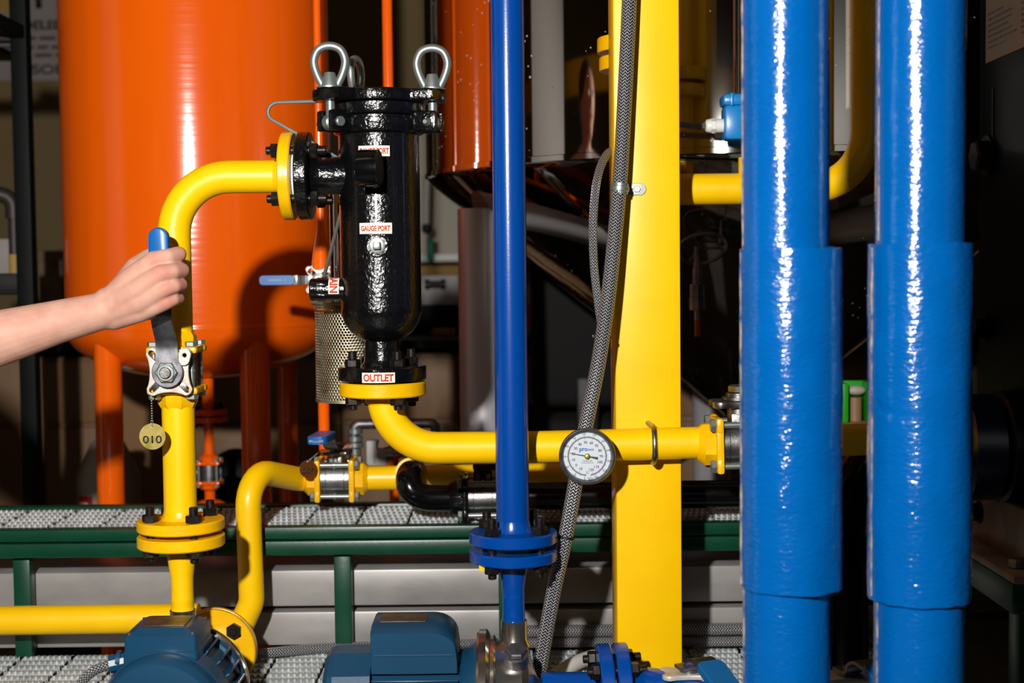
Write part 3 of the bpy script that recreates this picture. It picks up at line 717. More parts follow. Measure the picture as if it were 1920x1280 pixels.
for px in (48, 645, 951, 1680):
    x = W(px, 1100, 2.43).x
    G().box((x, 2.424, (zt + ZG) / 2), (.0295, .027, zt - ZG), .003).build('leg', 'green', t)
for i, (a, b, lab) in enumerate(((1065, 1133, 'upper long grey stainless beam lying behind the green platform legs'), (1143, 1206, 'lower long grey stainless beam lying behind the green platform legs'))):
    z0, z1 = zq(b, 2.445), zq(a, 2.445)
    g = G(); g.box((-.2, 2.445 + .068, (z0 + z1) / 2), (1.9, .136, z1 - z0), .004); solo(g, 'steel_beam', 'box_ss', lab, 'beam')

ZF = CZ - .80
g = G(); g.box((-.2, 1.98, ZF / 2), (1.7, .42, ZF), .004); solo(g, 'pump_plinth', 'counter', 'dark plinth under the two motor pumps', 'plinth')
# ================================================================ LEFT PUMP (axis away from the camera)
ax_, az = -.4855, CZ - .608
t = thing('pump', 'blue-grey motor pump at the bottom left below the yellow reducer', 'pump', (ax_, 2.0, ZF))
A = V((ax_, 0, az))
g = G(); g.lathe([(.05, 1.90), (.078, 1.902), (.084, 1.909), (.0865, 1.918), (.0868, 1.93), (.0885, 1.932), (.0885, 1.972)], A, Y_, 64); g.build('fan_cowl', 'teal', t, 28)
g = G(); g.lathe([(.0815, 1.968), (.0815, 2.05)], A, Y_, 40)
for k in range(26):
    a = 2 * PI * k / 26
    if .35 < a / PI < .65: continue
    d = V((math.cos(a), 0, math.sin(a))); g.box((0, 0, 0), (.016, .076, .003), .0008, frame(A + d * .086 + Y_ * 2.012, d.cross(Y_), d))
g.build('motor_body', 'teal', t)
g = G(); g.lathe([(.06, 2.046), (.086, 2.052), (.0895, 2.056), (.0895, 2.066), (.088, 2.07)], A, Y_, 56); g.build('motor_flange', 'teal', t)
g = G(); g.lathe([(.085, 2.067), (.0925, 2.068), (.0935, 2.072), (.0925, 2.077), (.085, 2.08), (.062, 2.086), (.060, 2.15), (.04, 2.17), (.03, 2.19)], A, Y_, 56); g.build('volute', 'pump_ss', t)
G().cyl((ax_, 2.186, az), (ax_, 2.255, az), .03, n=28).build('inlet_neck', 'pump_ss', t)
zc = zat(1142, YM)
g = G(); g.cyl((xl, YM, az + .08), (xl, YM, zc), .0192, n=32, bev=.001); g.build('outlet_collar', 'pump_ss', t)
# terminal box
def tbox(root, c, wx, wy, h, m='teal'):
    f = frame(c, UP, X); g = G()
    o0 = rrect(wx, wy, .006, 3); o1 = rrect(wx * .97, wy * .97, .006, 3); o2 = rrect(wx * .72, wy * .72, .008, 3)
    g.loft([[f @ V((a, b, z)) for a, b in o] for o, z in ((o0, 0), (o0, h * .5), (o1, h * .52), (o1, h * .86), (o2, h))]); b = g.build('terminal_box', m, root, 25)
    link('nameplate', plate([rrect(wx * .56, wy * .5, .002)], .0012, f @ MX.Translation((0, 0, h)), .0002), 'plate_dull', b)
    for sx in (-1, 1):
        for sy in (-1, 1): G().cyl(f @ V((sx * wx * .42, sy * wy * .42, h * .84)), f @ V((sx * wx * .42, sy * wy * .42, h * .93)), .0035, n=12).build('screw', 'steel_dull', b)
    return b
b = tbox(t, (ax_ - .004, 1.985, az + .055), .104, .10, .062)
gq = V((ax_ - .056, 1.955, az + .070))
g = G(); g.cyl(gq, gq + V((-.022, -.004, -.004)), .0125, n=10); g.cyl(gq + V((-.006, 0, 0)), gq + V((-.012, 0, 0)), .0145, n=20); g.build('cable_gland', 'teal', t)
G().box((ax_, 1.98, (az - .075 + ZF) / 2), (.12, .09, az - .075 - ZF), .004).build('foot', 'teal', t)
hose([gq + V((-.018, -.004, -.003)), gq + V((-.045, -.012, -.012)), gq + V((-.064, -.02, -.035)), gq + V((-.075, -.03, -.075)), gq + V((-.085, -.03, -.10))], .0068, 'braided cable conduit looping out of the left pump terminal box', 'cable_conduit', n=14)
# suction flange + riser
sfc = V((ax_, 2.255, az))
t = thing('yellow_pipe', 'yellow suction pipe rising behind the left pump from a round bolted flange', 'pipe', (ax_, 2.26, az))
g = G(); g.lathe([(.022, 0), (.066, 0), (.068, .002), (.068, .010), (.0665, .0105), (.0665, .0125), (.068, .013), (.068, .022), (.066, .024), (.026, .024)], sfc, Y_, 56); g.build('flange', 'yellow_cast', t, 25)
bolts(t, sfc, Y_, .050, 0, .024, ph=PI / 4, stick=.006, nr=.0125)
P0 = V((ax_, 2.27, az)); B1 = W(440, 1200, 2.355); B2 = W(472, 1128, 2.355); B3 = W(463, 880, 2.355); B4 = W(560, 896, 2.50); VC9 = W(631, 897, 2.50)
B4.z = VC9.z
pts = fillet([P0, B1, B2, B3, B4 + V((0, 0, 0)), VC9 - X * .055], [.03, .045, .05, .1], 8)
G().tube(pts, .0212, 28).build('pipe_run', 'yellow', t)
# back valve 009
t = thing('ball_valve', 'steel ball valve with yellow end plates above the platform grating and blue lever pointing forward', 'valve', VC9 - UP * .036)
valve_body(t, VC9, X, UP, 1.0, r_pipe=.0212, bolt='zinc', cap='yellow_cast')
g = G(); g.lathe([(.016, .026), (.016, .046), (.011, .047), (.011, .058)], VC9, UP, 24); g.build('stem_housing', 'steel', t)
fu = frame(VC9, UP, X)
link('mounting_pad', plate([lobed(.052, .05, .008, .004)], .006, fu @ MX.Translation((0, 0, .044)), .001), 'steel', t)
G().hexn(VC9 + UP * .057, VC9 + UP * .064, .012, X).build('stem_nut', 'zinc', t)
hd_ = V((-.08, -1, 0)).normalized(); hx = hd_.cross(UP)
fl2 = MX((hx, hd_, UP)).transposed().to_4x4(); fl2.translation = VC9
lever(t, fl2, [(-.012, .056), (.02, .056), (.045, .063), (.065, .078), (.09, .084), (.16, .086)], .024, .004, 'steel_dull')
gf = fl2 @ MX.Translation((0, .115, .0865)) ; ol = rrect(.034, .09, .012, 6)
G().loft([[gf @ V((a * k, b, z)) for a, b in ol] for z, k in ((-.0065, .9), (-.005, 1), (.005, 1), (.0065, .9))]).build('grip', 'blue_grip', t)
ct = W(577, 879, 2.44); nn = V((.5, -.85, .15))
number_tag(W(603, 843, 2.45), ct, .0152, '009', 'copper_tag', 'tarnished brown oval-looking tag stamped 009 hanging at the back yellow valve', frame(ct, nn, UP.cross(nn)))
xe = W(1075, 888, 2.50)
t = thing('yellow_pipe', 'horizontal yellow pipe running behind the thermometer from the tagged back valve', 'pipe', (VC9.x + .3, 2.5, VC9.z))
G().tube([VC9 + X * .055, xe + X * .12], .0212, 28).build('pipe_run', 'yellow', t)
G().tube([W(771, 888, 2.50) , W(771, 888, 2.472)], .0285, 28).build('branch_collar', 'yellow', t)
# black pipe
t = thing('black_pipe', 'glossy black pipe branching off the back yellow pipe and running right', 'pipe', W(800, 935, 2.42))
pts = spline([W(771, 886, 2.485), W(769, 888, 2.45), W(766, 901, 2.418), W(774, 921, 2.41), W(798, 932, 2.414), W(835, 933.5, 2.418), W(868, 933, 2.42)], 6)
G().tube(pts, .0225, 26).build('pipe_run', 'black_pipe', t)
vb = W(906, 931, 2.42); xe = W(1660, 931, 2.42)
xe.z = vb.z
G().tube([vb + X * .055, xe], .024, 26).build('pipe_run', 'black_pipe', t)
t = thing('ball_valve', 'steel ball valve with black end plates half hidden behind the narrow blue pipe', 'valve', vb - UP * .04)
valve_body(t, vb, X, UP, 1.0, cap='black', bolt='zinc', body='steel')
G().lathe([(.016, .026), (.016, .05)], vb, UP, 20).build('stem_housing', 'black_bolt', t)
fl3 = MX((V((0, 1, 0)), V((-1, 0, 0)), UP)).transposed().to_4x4(); fl3.translation = vb
lever(t, MX((V((0, 1, 0)), V((1, 0, 0)), -UP * -1)).transposed().to_4x4().inverted().inverted() if False else frame(vb, UP, X), [(-.02, .052), (.02, .052), (.05, .06), (.12, .066)], .026, .006, 'black_flat')
G().box(vb + V((.012, .0, .053)), (.058, .03, .012), .004).build('handle_boss', 'black_flat', t)
# bottom left horizontal pipe
ya, yb = W(-520, 1170, 2.36), W(372, 1158, 2.36)
t = thing('yellow_pipe', 'horizontal yellow pipe entering at the lower left behind the left pump', 'pipe', W(100, 1165, 2.36))
G().tube([ya, yb], .0242, 28).build('pipe_run', 'yellow', t)

# ================================================================ RIGHT PUMP (axis along x)
ya = YB; zax = W(960, 1322, YB).z
def xb_(px): return W(px, 1240, ya).x
t = thing('pump', 'blue-grey motor pump at the bottom centre below the blue flange', 'pump', (bx - .12, ya, ZF))
C0 = V((0, ya, zax))
def lx(prof, n, nm, m, ph=0, ang=30, seg=None): return G().lathe([(r, h) for r, h in prof], C0, X, n, x=UP, ph=ph).build(nm, m, t, ang)
lx([(.06, xb_(613)), (.080, xb_(614)), (.087, xb_(622)), (.0895, xb_(632)), (.0905, xb_(701))], 12, 'fan_cowl', 'teal', PI / 12, 15)
g = G(); g.lathe([(.073, xb_(700)), (.073, xb_(866))], C0, X, 40)
for k in range(26):
    a = 2 * PI * k / 26; d = V((0, math.cos(a), math.sin(a)))
    if math.sin(a) > .95: continue
    g.box((0, 0, 0), (.015, xb_(862) - xb_(704), .003), .0008, frame(C0 + d * .079 + X * (xb_(783)), X.cross(d) * 1, d) @ MX.Rotation(0, 4, 'Z'))
g.build('motor_body', 'teal', t)
lx([(.06, xb_(862)), (.078, xb_(864)), (.085, xb_(872)), (.096, xb_(896))], 40, 'adapter', 'teal')
lx([(.08, xb_(893)), (.109, xb_(895)), (.1115, xb_(899)), (.1115, xb_(912)), (.107, xb_(917)), (.102, xb_(920)), (.103, xb_(926)), (.099, xb_(930))], 64, 'clamp_ring', 'pump_ss')
lx([(.098, xb_(928)), (.0965, xb_(934)), (.0965, xb_(978)), (.088, xb_(990)), (.06, xb_(1000)), (.04, xb_(1008)), (.034, xb_(1018))], 64, 'volute', 'pump_ss')
g = G(); zc1 = zb2(1162); g.lathe([(.0192, zc1), (.0192, zax + .1), (.024, zax + .09)], (bx, ya, 0), UP, 32); g.build('outlet_collar', 'pump_ss', t)
p = W(968, 1224, ya - .062); d = (p - V((p.x, ya, zax))).normalized()
g = G(); g.cyl(p - d * .02, p, .0175, n=24); g.hexn(p, p + d * .009, .0145); g.build('vent_plug', 'steel_dull', t)
# terminal box with one rounded shoulder
x0, x1 = xb_(702), xb_(858); zt_, z0_ = W(780, 1183, ya - .055).z + .006, W(780, 1262, ya - .055).z
out = [(x0, z0_), (x1 + .002, z0_), (x1 + .002, z0_ + .02)] + [(x1 - .036 + .036 * math.sin(a), zt_ - .028 + .028 * math.cos(a)) for a in [PI / 2 * (1 - i / 8) for i in range(9)]] + [(x0 + .003, zt_), (x0, zt_ - .003)]
def infl(k, dz): return [((a - (x0 + x1) / 2) * k + (x0 + x1) / 2, (b - z0_) * dz + z0_) for a, b in out]
g = G(); g.loft([[V((a, y, b)) for a, b in infl(k, dz)] for y, k, dz in ((ya - .056, .985, .86), (ya - .053, 1, .885), (ya - .036, 1, 1), (ya + .036, 1, 1), (ya + .053, 1, .885), (ya + .056, .985, .86))])
tb = g.build('terminal_box', 'teal', t, 25)
link('nameplate', plate([rrect(.068, .05, .002)], .001, frame((x0 + .045, ya, zt_), UP, X), .0002), 'plate_dull', tb)
G().box(((x0 + x1) / 2, ya - .0565, z0_ + .026), (x1 - x0 - .01, .0016, .0012)).build('seam', 'teal', tb)
G().box(((x0 + x1) / 2, ya, (zax - .065 + ZF) / 2), (.12, .1, max(.01, zax - .065 - ZF)), .004).build('foot', 'teal', t)
# blue suction line
SY = ya
sc = V((0, SY, W(1130, 1290, SY).z))
fx = W(1122, 1240, SY).x
t = thing('blue_pipe', 'blue suction pipe with a pair of bolted flanges at the bottom beside the yellow column', 'pipe', (fx, SY, sc.z - .03))
sd = V((1, .04, .03)).normalized()
G().cyl((xb_(1016), SY, sc.z), (fx, SY, sc.z), .0242, n=32).build('pipe_run', 'blue', t)
fc = V((fx, SY, sc.z))
G().lathe([(.024, 0), (.063, 0), (.0645, .002), (.0645, .018), (.063, .020), (.025, .020)], fc, sd, 48).build('flange', 'blue', t)
G().lathe([(.04, .020), (.04, .0245)], fc, sd, 32).build('gasket', 'steel_dull', t)
G().lathe([(.024, .0245), (.063, .0245), (.0645, .0265), (.0645, .0425), (.063, .0445), (.032, .0445), (.0255, .058), (.0245, .07)], fc, sd, 48).build('flange', 'blue', t)
bolts(t, fc, sd, .049, 0, .0445, ph=PI / 4, x=UP, stick=.012)
e0 = fc + sd * .06; e1 = W(1330, 1318, 1.97)
G().tube(fillet([e0, W(1225, 1285, 2.02), e1], .06, 8), .0265, 28).build('elbow', 'blue', t)
# blue lever valves at the bottom right
def lever_valve(px, py, Y, label, rot, s=1):
    c = W(px, py, Y); f0 = frame(c, UP, X) @ MX.Rotation(rot, 4, 'Z')
    t = thing('lever_valve', label, 'valve', c - UP * .07)
    fb = f0 @ MX.Translation((0, 0, -.05)); g = G(); g.cyl(fb @ V((-.04, 0, 0)), fb @ V((.04, 0, 0)), .028, n=28); g.cyl(fb @ V((0, 0, .02)), fb @ V((0, 0, .048)), .014, n=20); g.build('body', 'steel', t)
    for e in (-1, 1):
        g = G(); g.cyl(fb @ V((e * .038, 0, 0)), fb @ V((e * .06, 0, 0)), .032, n=8); g.build('end_cap', 'blue', t)
    link('mounting_pad', plate([lobed(.078, .05, .010, .006)] + [circ(.0001, 4)][:0], .007, f0 @ MX.Translation((0, 0, -.004)), .0015), 'steel_pad', t, label='yellowish steel mounting pad')
    g = G(); g.cyl(f0 @ V((.0, 0, .002)), f0 @ V((0, 0, .009)), .014, n=24); g.hexn(f0 @ V((0, 0, .008)), f0 @ V((0, 0, .014)), .009); g.build('stem_nut', 'steel_dull', t)
    lf = f0 @ MX.Rotation(-2.78, 4, 'Z')
    lever(t, lf, [(-.014, .010), (.012, .010), (.020, .022), (.032, .029), (.05, .028), (.075, .020), (.15, -.012)], .034, .0045, 'steel')
    gl = lf @ MX.Translation((0, .112, .0055)) @ MX.Rotation(math.radians(-22), 4, 'X'); ol = rrect(.041, .12, .008, 5)
    gr = G().loft([[gl @ V((a * k, b, z)) for a, b in ol] for z, k in ((-.006, .9), (-.0045, 1), (.0045, 1), (.006, .9))]).build('grip', 'grip_dull', t, label='blue vinyl grip')
    return t, gl, gr
lever_valve(1293, 1262, 2.0, 'ball valve with wide blue lever at the bottom between yellow column and wrapped pipe', 0)
lever_valve(1592, 1268, 1.9, 'ball valve with blue lever at the bottom between the two wrapped pipes', 0)
# conduits along the beams
zc_ = ZG + .012
hose([V((-.5, 2.36, ZG + .009)), V((-.36, 2.405, ZG + .010)), V((-.2, 2.42, ZG + .011)), V((.1, 2.425, zc_)), V((.4, 2.42, zc_)), V((.64, 2.42, zc_))], .0085, 'lower braided conduit lying on the lower grating along the steel beams', 'cable_conduit')
hose([V((.02, 2.43, ZG + .031)), V((.2, 2.43, ZG + .031)), V((.4, 2.43, ZG + .031)), V((.60, 2.43, ZG + .031))], .0105, 'upper braided conduit lying against the steel beams above the lower grating', 'cable_conduit')
g = G(); g.tube(spline([W(1040, 1268, 2.25), W(1075, 1245, 2.27), W(1110, 1232, 2.3), W(1150, 1228, 2.33)], 6), .012, 14); solo(g, 'cable', 'grey_equipment', 'grey cable sloping up behind the blue suction flanges', 'cable')
# ================================================================ ORANGE TANK
YT = 3.20; RT = .293; xt = W(374, 420, YT).x
zw = W(374, 622, YT - RT).z; zbt = W(350, 712, YT - .06).z
t = thing('orange_tank', 'big glossy orange upright tank standing on orange tube legs', 'tank', (xt, YT, 0))
prof = [(RT * math.sin(a), zw - (zw - zbt) * math.cos(a)) for a in [PI / 2 * i / 14 for i in range(15)]] + [(RT, zw + .002), (RT + .0012, zw + .004), (RT + .0012, zw + .008), (RT, zw + .010), (RT, zw + .013)] + [(RT, zw + .016 + (2.745 - zw - .016) * k / 12) for k in range(13)] + [(RT, 2.75), (RT - .1, 2.85), (0, 2.88)]
G().lathe(prof, (xt, YT, 0), UP, 96).build('shell', 'orange', t, 40)
for dx, dy, r in ((-.155, -.205, .0285), (.155, -.205, .031), (.155, .22, .0235)):
    z1 = zw - (zw - zbt) * math.sqrt(max(0, 1 - (dx * dx + dy * dy) / RT ** 2)) + .03
    G().cyl((xt + dx, YT + dy, 0), (xt + dx, YT + dy, z1), r, n=24).build('leg', 'orange', t)
# drain under the tank
xdn, yd = W(391, 800, 3.12).x, 3.12
def zd(py): return W(391, py, yd).z
t = thing('drain_pipe', 'thin orange drain pipe with flanges hanging under the orange tank', 'pipe', (xdn, yd, zd(945)))
g = G(); g.cyl((xdn, yd, zbt + .02), (xdn, yd, zd(766)), .013, n=20); g.cyl((xdn, yd, zd(790)), (xdn, yd, zd(866)), .0105, n=20); g.cyl((xdn, yd, zd(905)), (xdn, yd, zd(1000)), .0115, n=20); g.build('pipe_run', 'orange', t)
for a, b in ((766, 776), (780, 790)): G().lathe([(.01, zd(b)), (.042, zd(b)), (.042, zd(a)), (.01, zd(a))], (xdn, yd, 0), UP, 36).build('flange', 'orange', t)
G().lathe([(.01, zd(948)), (.032, zd(948)), (.034, zd(944)), (.022, zd(938)), (.01, zd(936))], (xdn, yd, 0), UP, 30).build('foot_flange', 'orange', t)
bolts(t, (xdn, yd, zd(790)), UP, .032, 0, zd(766) - zd(790), r=.004, nr=.008, nh=.007, stick=.006)
vd = V((xdn, yd, zd(885)))
t = thing('ball_valve', 'tiny steel ball valve with orange ends in the orange drain pipe', 'valve', vd - UP * .03)
valve_body(t, vd, UP, -X, .72, cap='orange', body='steel', bolt='zinc', r_pipe=.0115)
g = G(); g.cyl(vd - X * .02, vd - X * .045, .012, n=16); g.box(vd - X * .042, (.006, .03, .03), .003); g.box(vd + V((-.047, -.012, -.03)), (.004, .016, .07), .002); g.build('lever', 'steel', t)
# orange riser in front of the tank
YR = 2.66; xr = W(601, 420, YR).x; zr = W(600, 524, YR).z
t = thing('orange_pipe', 'slim orange upright pipe in front of the orange tank beside the strainer', 'pipe', (xr, YR, 0))
g = G(); g.cyl((xr, YR, zr + .03), (xr, YR, 2.7), .0068, n=20); g.lathe([(.0068, zr + .095), (.0165, zr + .04), (.019, zr + .022)], (xr, YR, 0), UP, 20); g.tube(fillet([(xr, YR, zr - .03), (xr, YR, W(612, 862, YR).z), (xr + .02, YR + .35, W(612, 862, YR).z - .01)], .03, 6), .0105, 20); g.build('pipe_run', 'orange', t)
vr = V((xr, YR, zr)); fr = frame(vr, FRONT, X)
t = thing('ball_valve', 'small steel ball valve with blue lever pointing left before the orange tank', 'valve', vr - UP * .03)
valve_body(t, vr, UP, FRONT, .6, cap='orange', r_pipe=.0115)
stem_pad(t, fr, .042, .044, .036)
g = G(); g.lathe([(.0125, .036), (.012, .042), (.008, .043), (.0075, .048)], vr, FRONT, 24); g.cyl(fr @ V((0, 0, .046)), fr @ V((0, 0, .053)), .0048, n=20, bev=.001); g.build('stem', 'zinc', t)
fll = fr @ MX.Rotation(PI / 2, 4, 'Z')
lever(t, fll, [(.006, .0395), (.022, .0395), (.03, .042), (.045, .047), (.10, .048)], .0155, .003, 'steel_dull')
G().box((0, .0165, .0405), (.016, .012, .0035), .0008, fll).build('lever_collar', 'zinc', t)
gl = fll @ MX.Translation((0, .075, .048)); ol = rrect(.0185, .064, .007, 5)
gr = G().loft([[gl @ V((a * k, b, z)) for a, b in ol] for z, k in ((-.0045, .9), (-.0035, 1), (.0035, 1), (.0045, .9))]).build('grip', 'blue_grip', t)
G().box((0, -.0355, 0), (.0185, .006, .0092), .001, gl).build('grip_collar', 'zinc', t)
text('lettering', '-WARDER-  C', 'ink_white', gl @ MX.Rotation(-PI / 2, 4, 'Z') @ MX.Translation((.0, 0, .0043)), gr, h=.0042, wd=.034, bold=.01)
# second thin orange pipe
Y2 = 2.95; x2 = W(727, 100, Y2).x
g = G(); g.cyl((x2, Y2, .0), (x2, Y2, 2.7), .0102, n=20); solo(g, 'orange_pipe', 'orange', 'thin straight orange pipe seen above the strainer lid between the tanks', 'pipe')

# ================================================================ PERFORATED BASKET
YK = 2.26; kx = W(656, 660, YK).x; kr = .0545
def zk(py): return W(656, py, YK).z
t = thing('strainer_basket', 'perforated steel strainer basket hanging behind the black strainer vessel', 'basket', (kx, YK, zk(752)))
g = G(); z0, z1 = zk(746), zk(578); pit = .0050; nu = int(2 * PI * kr / pit); pit = 2 * PI * kr / nu; rh = pit * .866; nv = int((z1 - z0) / rh)
def bmap(u, v): return V((kx + kr * math.cos(u / kr), YK + kr * math.sin(u / kr), z0 + v))
for j in range(nv):
    for i in range(nu):
        cu, cv = (i + (.5 if j % 2 else 0)) * pit, (j + .5) * rh; o_, i_ = [], []
        for k in range(6):
            a = PI / 6 + k * PI / 3; o_.append((cu + pit * .577 * math.cos(a), cv + pit * .577 * math.sin(a)))
        for k in range(6):
            a = PI / 6 + k * PI / 3; i_.append((cu + pit * .36 * math.cos(a), cv + pit * .36 * math.sin(a)))
        ov = [g.bm.verts.new(bmap(*p)) for p in o_]; iv = [g.bm.verts.new(bmap(*p)) for p in i_]
        for k in range(6): g.bm.faces.new((ov[k], ov[(k + 1) % 6], iv[(k + 1) % 6], iv[k]))
bmesh.ops.remove_doubles(g.bm, verts=g.bm.verts, dist=.0002)
bs = g.build('mesh_screen', 'basket', t, 40, fix=False)
so = bs.modifiers.new('thick', 'SOLIDIFY'); so.thickness = .0012; so.offset = -1
g = G(); g.lathe([(kr - .001, z1), (kr + .0012, z1), (kr + .0012, z1 + .006), (kr + .0075, z1 + .0085), (kr + .0075, z1 + .011), (kr - .002, z1 + .011), (kr - .002, z1)], (kx, YK, 0), UP, 48, cap0=False, cap1=False); g.build('rim', 'basket', t)
g = G(); g.lathe([(kr - .003, z0 - .004), (kr + .0008, z0 - .004), (kr + .0008, z0 + .001), (kr - .003, z0 + .001)], (kx, YK, 0), UP, 48); g.build('base', 'basket', t)
zt_ = W(640, 330, YK).z
g = G(); g.tube(fillet([(kx - kr * .93, YK, z1 + .01), (xb + .085, YM, zin + .031), (xb + .088, YM, zin + .031), (kx + kr * .93, YK, z1 + .01)], .004, 4), .003, 10); g.build('bail_handle', 'zinc', t)
px_ = W(649, 440, 2.26); G().cyl((px_.x, YK, z1 + .008), (px_.x, YK, W(640, 345, 2.26).z), .026, n=32).build('upper_tube', 'mirror', t)

# ================================================================ POLISHED TANK
YQ, RQ = 3.15, .705; xq = W(1400, 300, YQ).x; zq_ = W(1330, 281, YQ - RQ).z
t = thing('polished_tank', 'huge mirror-polished steel tank with conical bottom behind the yellow column', 'tank', (xq, YQ, 0))
G().lathe([(RQ, zq_ + .006), (RQ, 2.75), (RQ - .05, 2.8)], (xq, YQ, 0), UP, 160, cap0=False).build('shell', 'mirror', t, 40)
G().lathe([(RQ - .004, zq_ - .006), (RQ + .003, zq_ - .004), (RQ + .003, zq_ + .006), (RQ - .002, zq_ + .008)], (xq, YQ, 0), UP, 160, cap0=False, cap1=False).build('rim_seam', 'mirror', t, 40)
G().lathe([(.05, zq_ - .53), (.06, zq_ - .52), (RQ - .012, zq_ - .016), (RQ - .003, zq_ - .005)], (xq, YQ, 0), UP, 160).build('cone', 'mirror', t, 40)
for a, m in ((-159, 'mirror_leg'), (-63.5, 'mirror_leg'), (90, 'mirror_leg')):
    r = .575; p = V((xq + r * math.cos(math.radians(a)), YQ + r * math.sin(math.radians(a)), 0))
    if a == -159: p.x = W(903, 500, p.y).x
    G().cyl(p, p + UP * (zq_ - .075), .0485, n=48).build('leg', m, t)
# upper right yellow pipe
YU = 2.305
a0, a1, a2 = W(1196, -300, YU), W(1196, 356, YU), W(1622, 358, YU)
a2 = V((W(1624, 200, YU).x, YU, a1.z)); a1.z = a2.z
t = thing('yellow_pipe', 'yellow pipe loop behind the yellow column curving up between the wrapped pipes', 'pipe', a1)
pts = fillet([V((a1.x, YU, 2.3)), V((a1.x, YU, a1.z)), a2, V((a2.x, YU, 2.3))], [.06, .09], 10)
G().tube(pts, .0252, 28).build('pipe_run', 'yellow', t)
tz = W(1396, 310, YU); G().cyl((tz.x + .012, YU, a1.z + .0), (tz.x + .012, YU, a1.z + .05), .022, n=24).build('branch', 'yellow', t)
for y0, y1, r in ((72, 99, .063), (108, 133, .060)):
    c = W(1196, y1, YU); c.x = a1.x; G().lathe([(.02, 0), (r, 0), (r + .001, .002), (r + .001, W(1196, y0, YU).z - c.z - .002), (r, W(1196, y0, YU).z - c.z), (.02, W(1196, y0, YU).z - c.z)], c, UP, 40).build('flange', 'yellow_cast', t)
# level sensor box
c = W(1382, 222, 2.385)
t = thing('sensor_box', 'small light-blue junction box on the polished tank above the yellow pipe', 'box', c)
G().box(c + UP * -.008, (.048, .045, .058), .007).build('housing', 'cyan_box', t)
G().box(c + UP * .029, (.053, .05, .020), .006).build('lid', 'cyan_box', t)
G().box(c + V((-.012, -.024, .029)), (.006, .006, .022), .002).build('lid_screw', 'cyan_box', t)
G().cyl(c + V((.0, 0, .039)), c + V((0, 0, .5)), .0065, n=16).build('rod', 'mirror', t)
g = G(); q = c + V((-.024, -.002, -.012)); g.cyl(q, q - X * .012, .0115, n=20); g.hexn(q - X * .012, q - X * .02, .0125, UP); g.lathe([(.012, .02), (.0105, .027), (.008, .029)], q, -X, 20); g.build('cable_gland', 'white_plastic', t)
hose([q - X * .028, q - X * .05, q + V((-.09, -.02, .004)), q + V((-.15, -.03, .01))], .0052, 'short braided cable entering the light-blue sensor box', 'sensor_cable', n=12)
# handwheel valve under the cone
hwc = W(1316, 466, 2.62); hn = V((.05, -.62, -.78)).normalized(); fh = frame(hwc, hn, X)
t = thing('handwheel_valve', 'dark handwheel valve hanging in the shade under the polished cone', 'valve', W(1305, 620, 2.62))
g = G(); pts = [fh @ V((.044 * math.cos(2 * PI * i / 60), .044 * math.sin(2 * PI * i / 60), 0)) for i in range(60)]
g.tube(pts, [.0030 + .0007 * (i % 2) for i in range(60)], 8, loop=True)
for k in range(3): g.tube([fh @ V((.006 * math.cos(k * 2.094), .006 * math.sin(k * 2.094), 0)), fh @ V((.043 * math.cos(k * 2.094), .043 * math.sin(k * 2.094), 0))], .0025, 8)
g.build('handwheel', 'steel_dull', t)
xw = W(1307, 520, 2.62).x; zz = lambda py: W(1307, py, 2.62).z
g = G(); g.lathe([(.005, zz(462)), (.0065, zz(500)), (.0085, zz(505)), (.0085, zz(533))], (xw, 2.62, 0), UP, 16); g.build('stem', 'steel_dull', t)
g = G(); g.cyl((xw, 2.62, zz(556)), (xw, 2.62, zz(533)), .0135, n=8); g.cyl((xw, 2.62, zz(581)), (xw, 2.62, zz(557)), .0145, n=8); g.cyl((xw, 2.62, zz(600)), (xw, 2.62, zz(582)), .006, n=12); g.build('union', 'steel', t)
G().cyl((xw, 2.62, zz(630)), (xw, 2.62, zz(598)), .0055, n=12).build('plug', 'amber', t)
p = W(1352, 388, 2.6); g = G(); g.cyl(W(1350, 455, 2.6), W(1355, 388, 2.6), .003, n=10); g.sphere(W(1355, 388, 2.6), .005, n=8); solo(g, 'support_rod', 'steel_dull', 'thin steel rod hanging below the yellow pipe loop', 'rod')
# small grey pipework behind the outlet elbow
YF = 2.92
def Wf(px, py): return W(px, py, YF)
t = thing('small_pipework', 'cluster of small grey pipes and fittings behind the yellow outlet bend', 'pipework', Wf(690, 870))
G().tube(fillet([Wf(664, 860), Wf(664, 795), Wf(815, 793), Wf(822, 850)], .012, 6), .0105, 16).build('pipe_run', 'steel_dull', t)
for a, b, r in ((803, 813, .0155), (817, 827, .0155), (829, 838, .0165), (840, 862, .012)):
    G().cyl(Wf(666, b), Wf(666, a), r, n=20, bev=.001).build('coupling', 'zinc', t)
g = G(); g.box(Wf(698, 848), (.022, .03, .052), .003); g.box(Wf(712, 856), (.03, .03, .034), .003); g.cyl(Wf(705, 832), Wf(705, 824), .006, n=12); g.build('regulator_body', 'grey_equipment', t)
g = G(); g.cyl(Wf(722, 852), Wf(738, 850), .016, n=20); g.cyl(Wf(724, 838), Wf(724, 852), .003, n=8); g.cyl(Wf(738, 846), Wf(752, 843), .011, n=16); g.build('fitting', 'zinc', t)
G().tube(spline([Wf(728, 872), Wf(742, 853), Wf(762, 845), Wf(790, 842), Wf(850, 850)], 6), .0105, 16).build('orange_tube', 'orange', t)

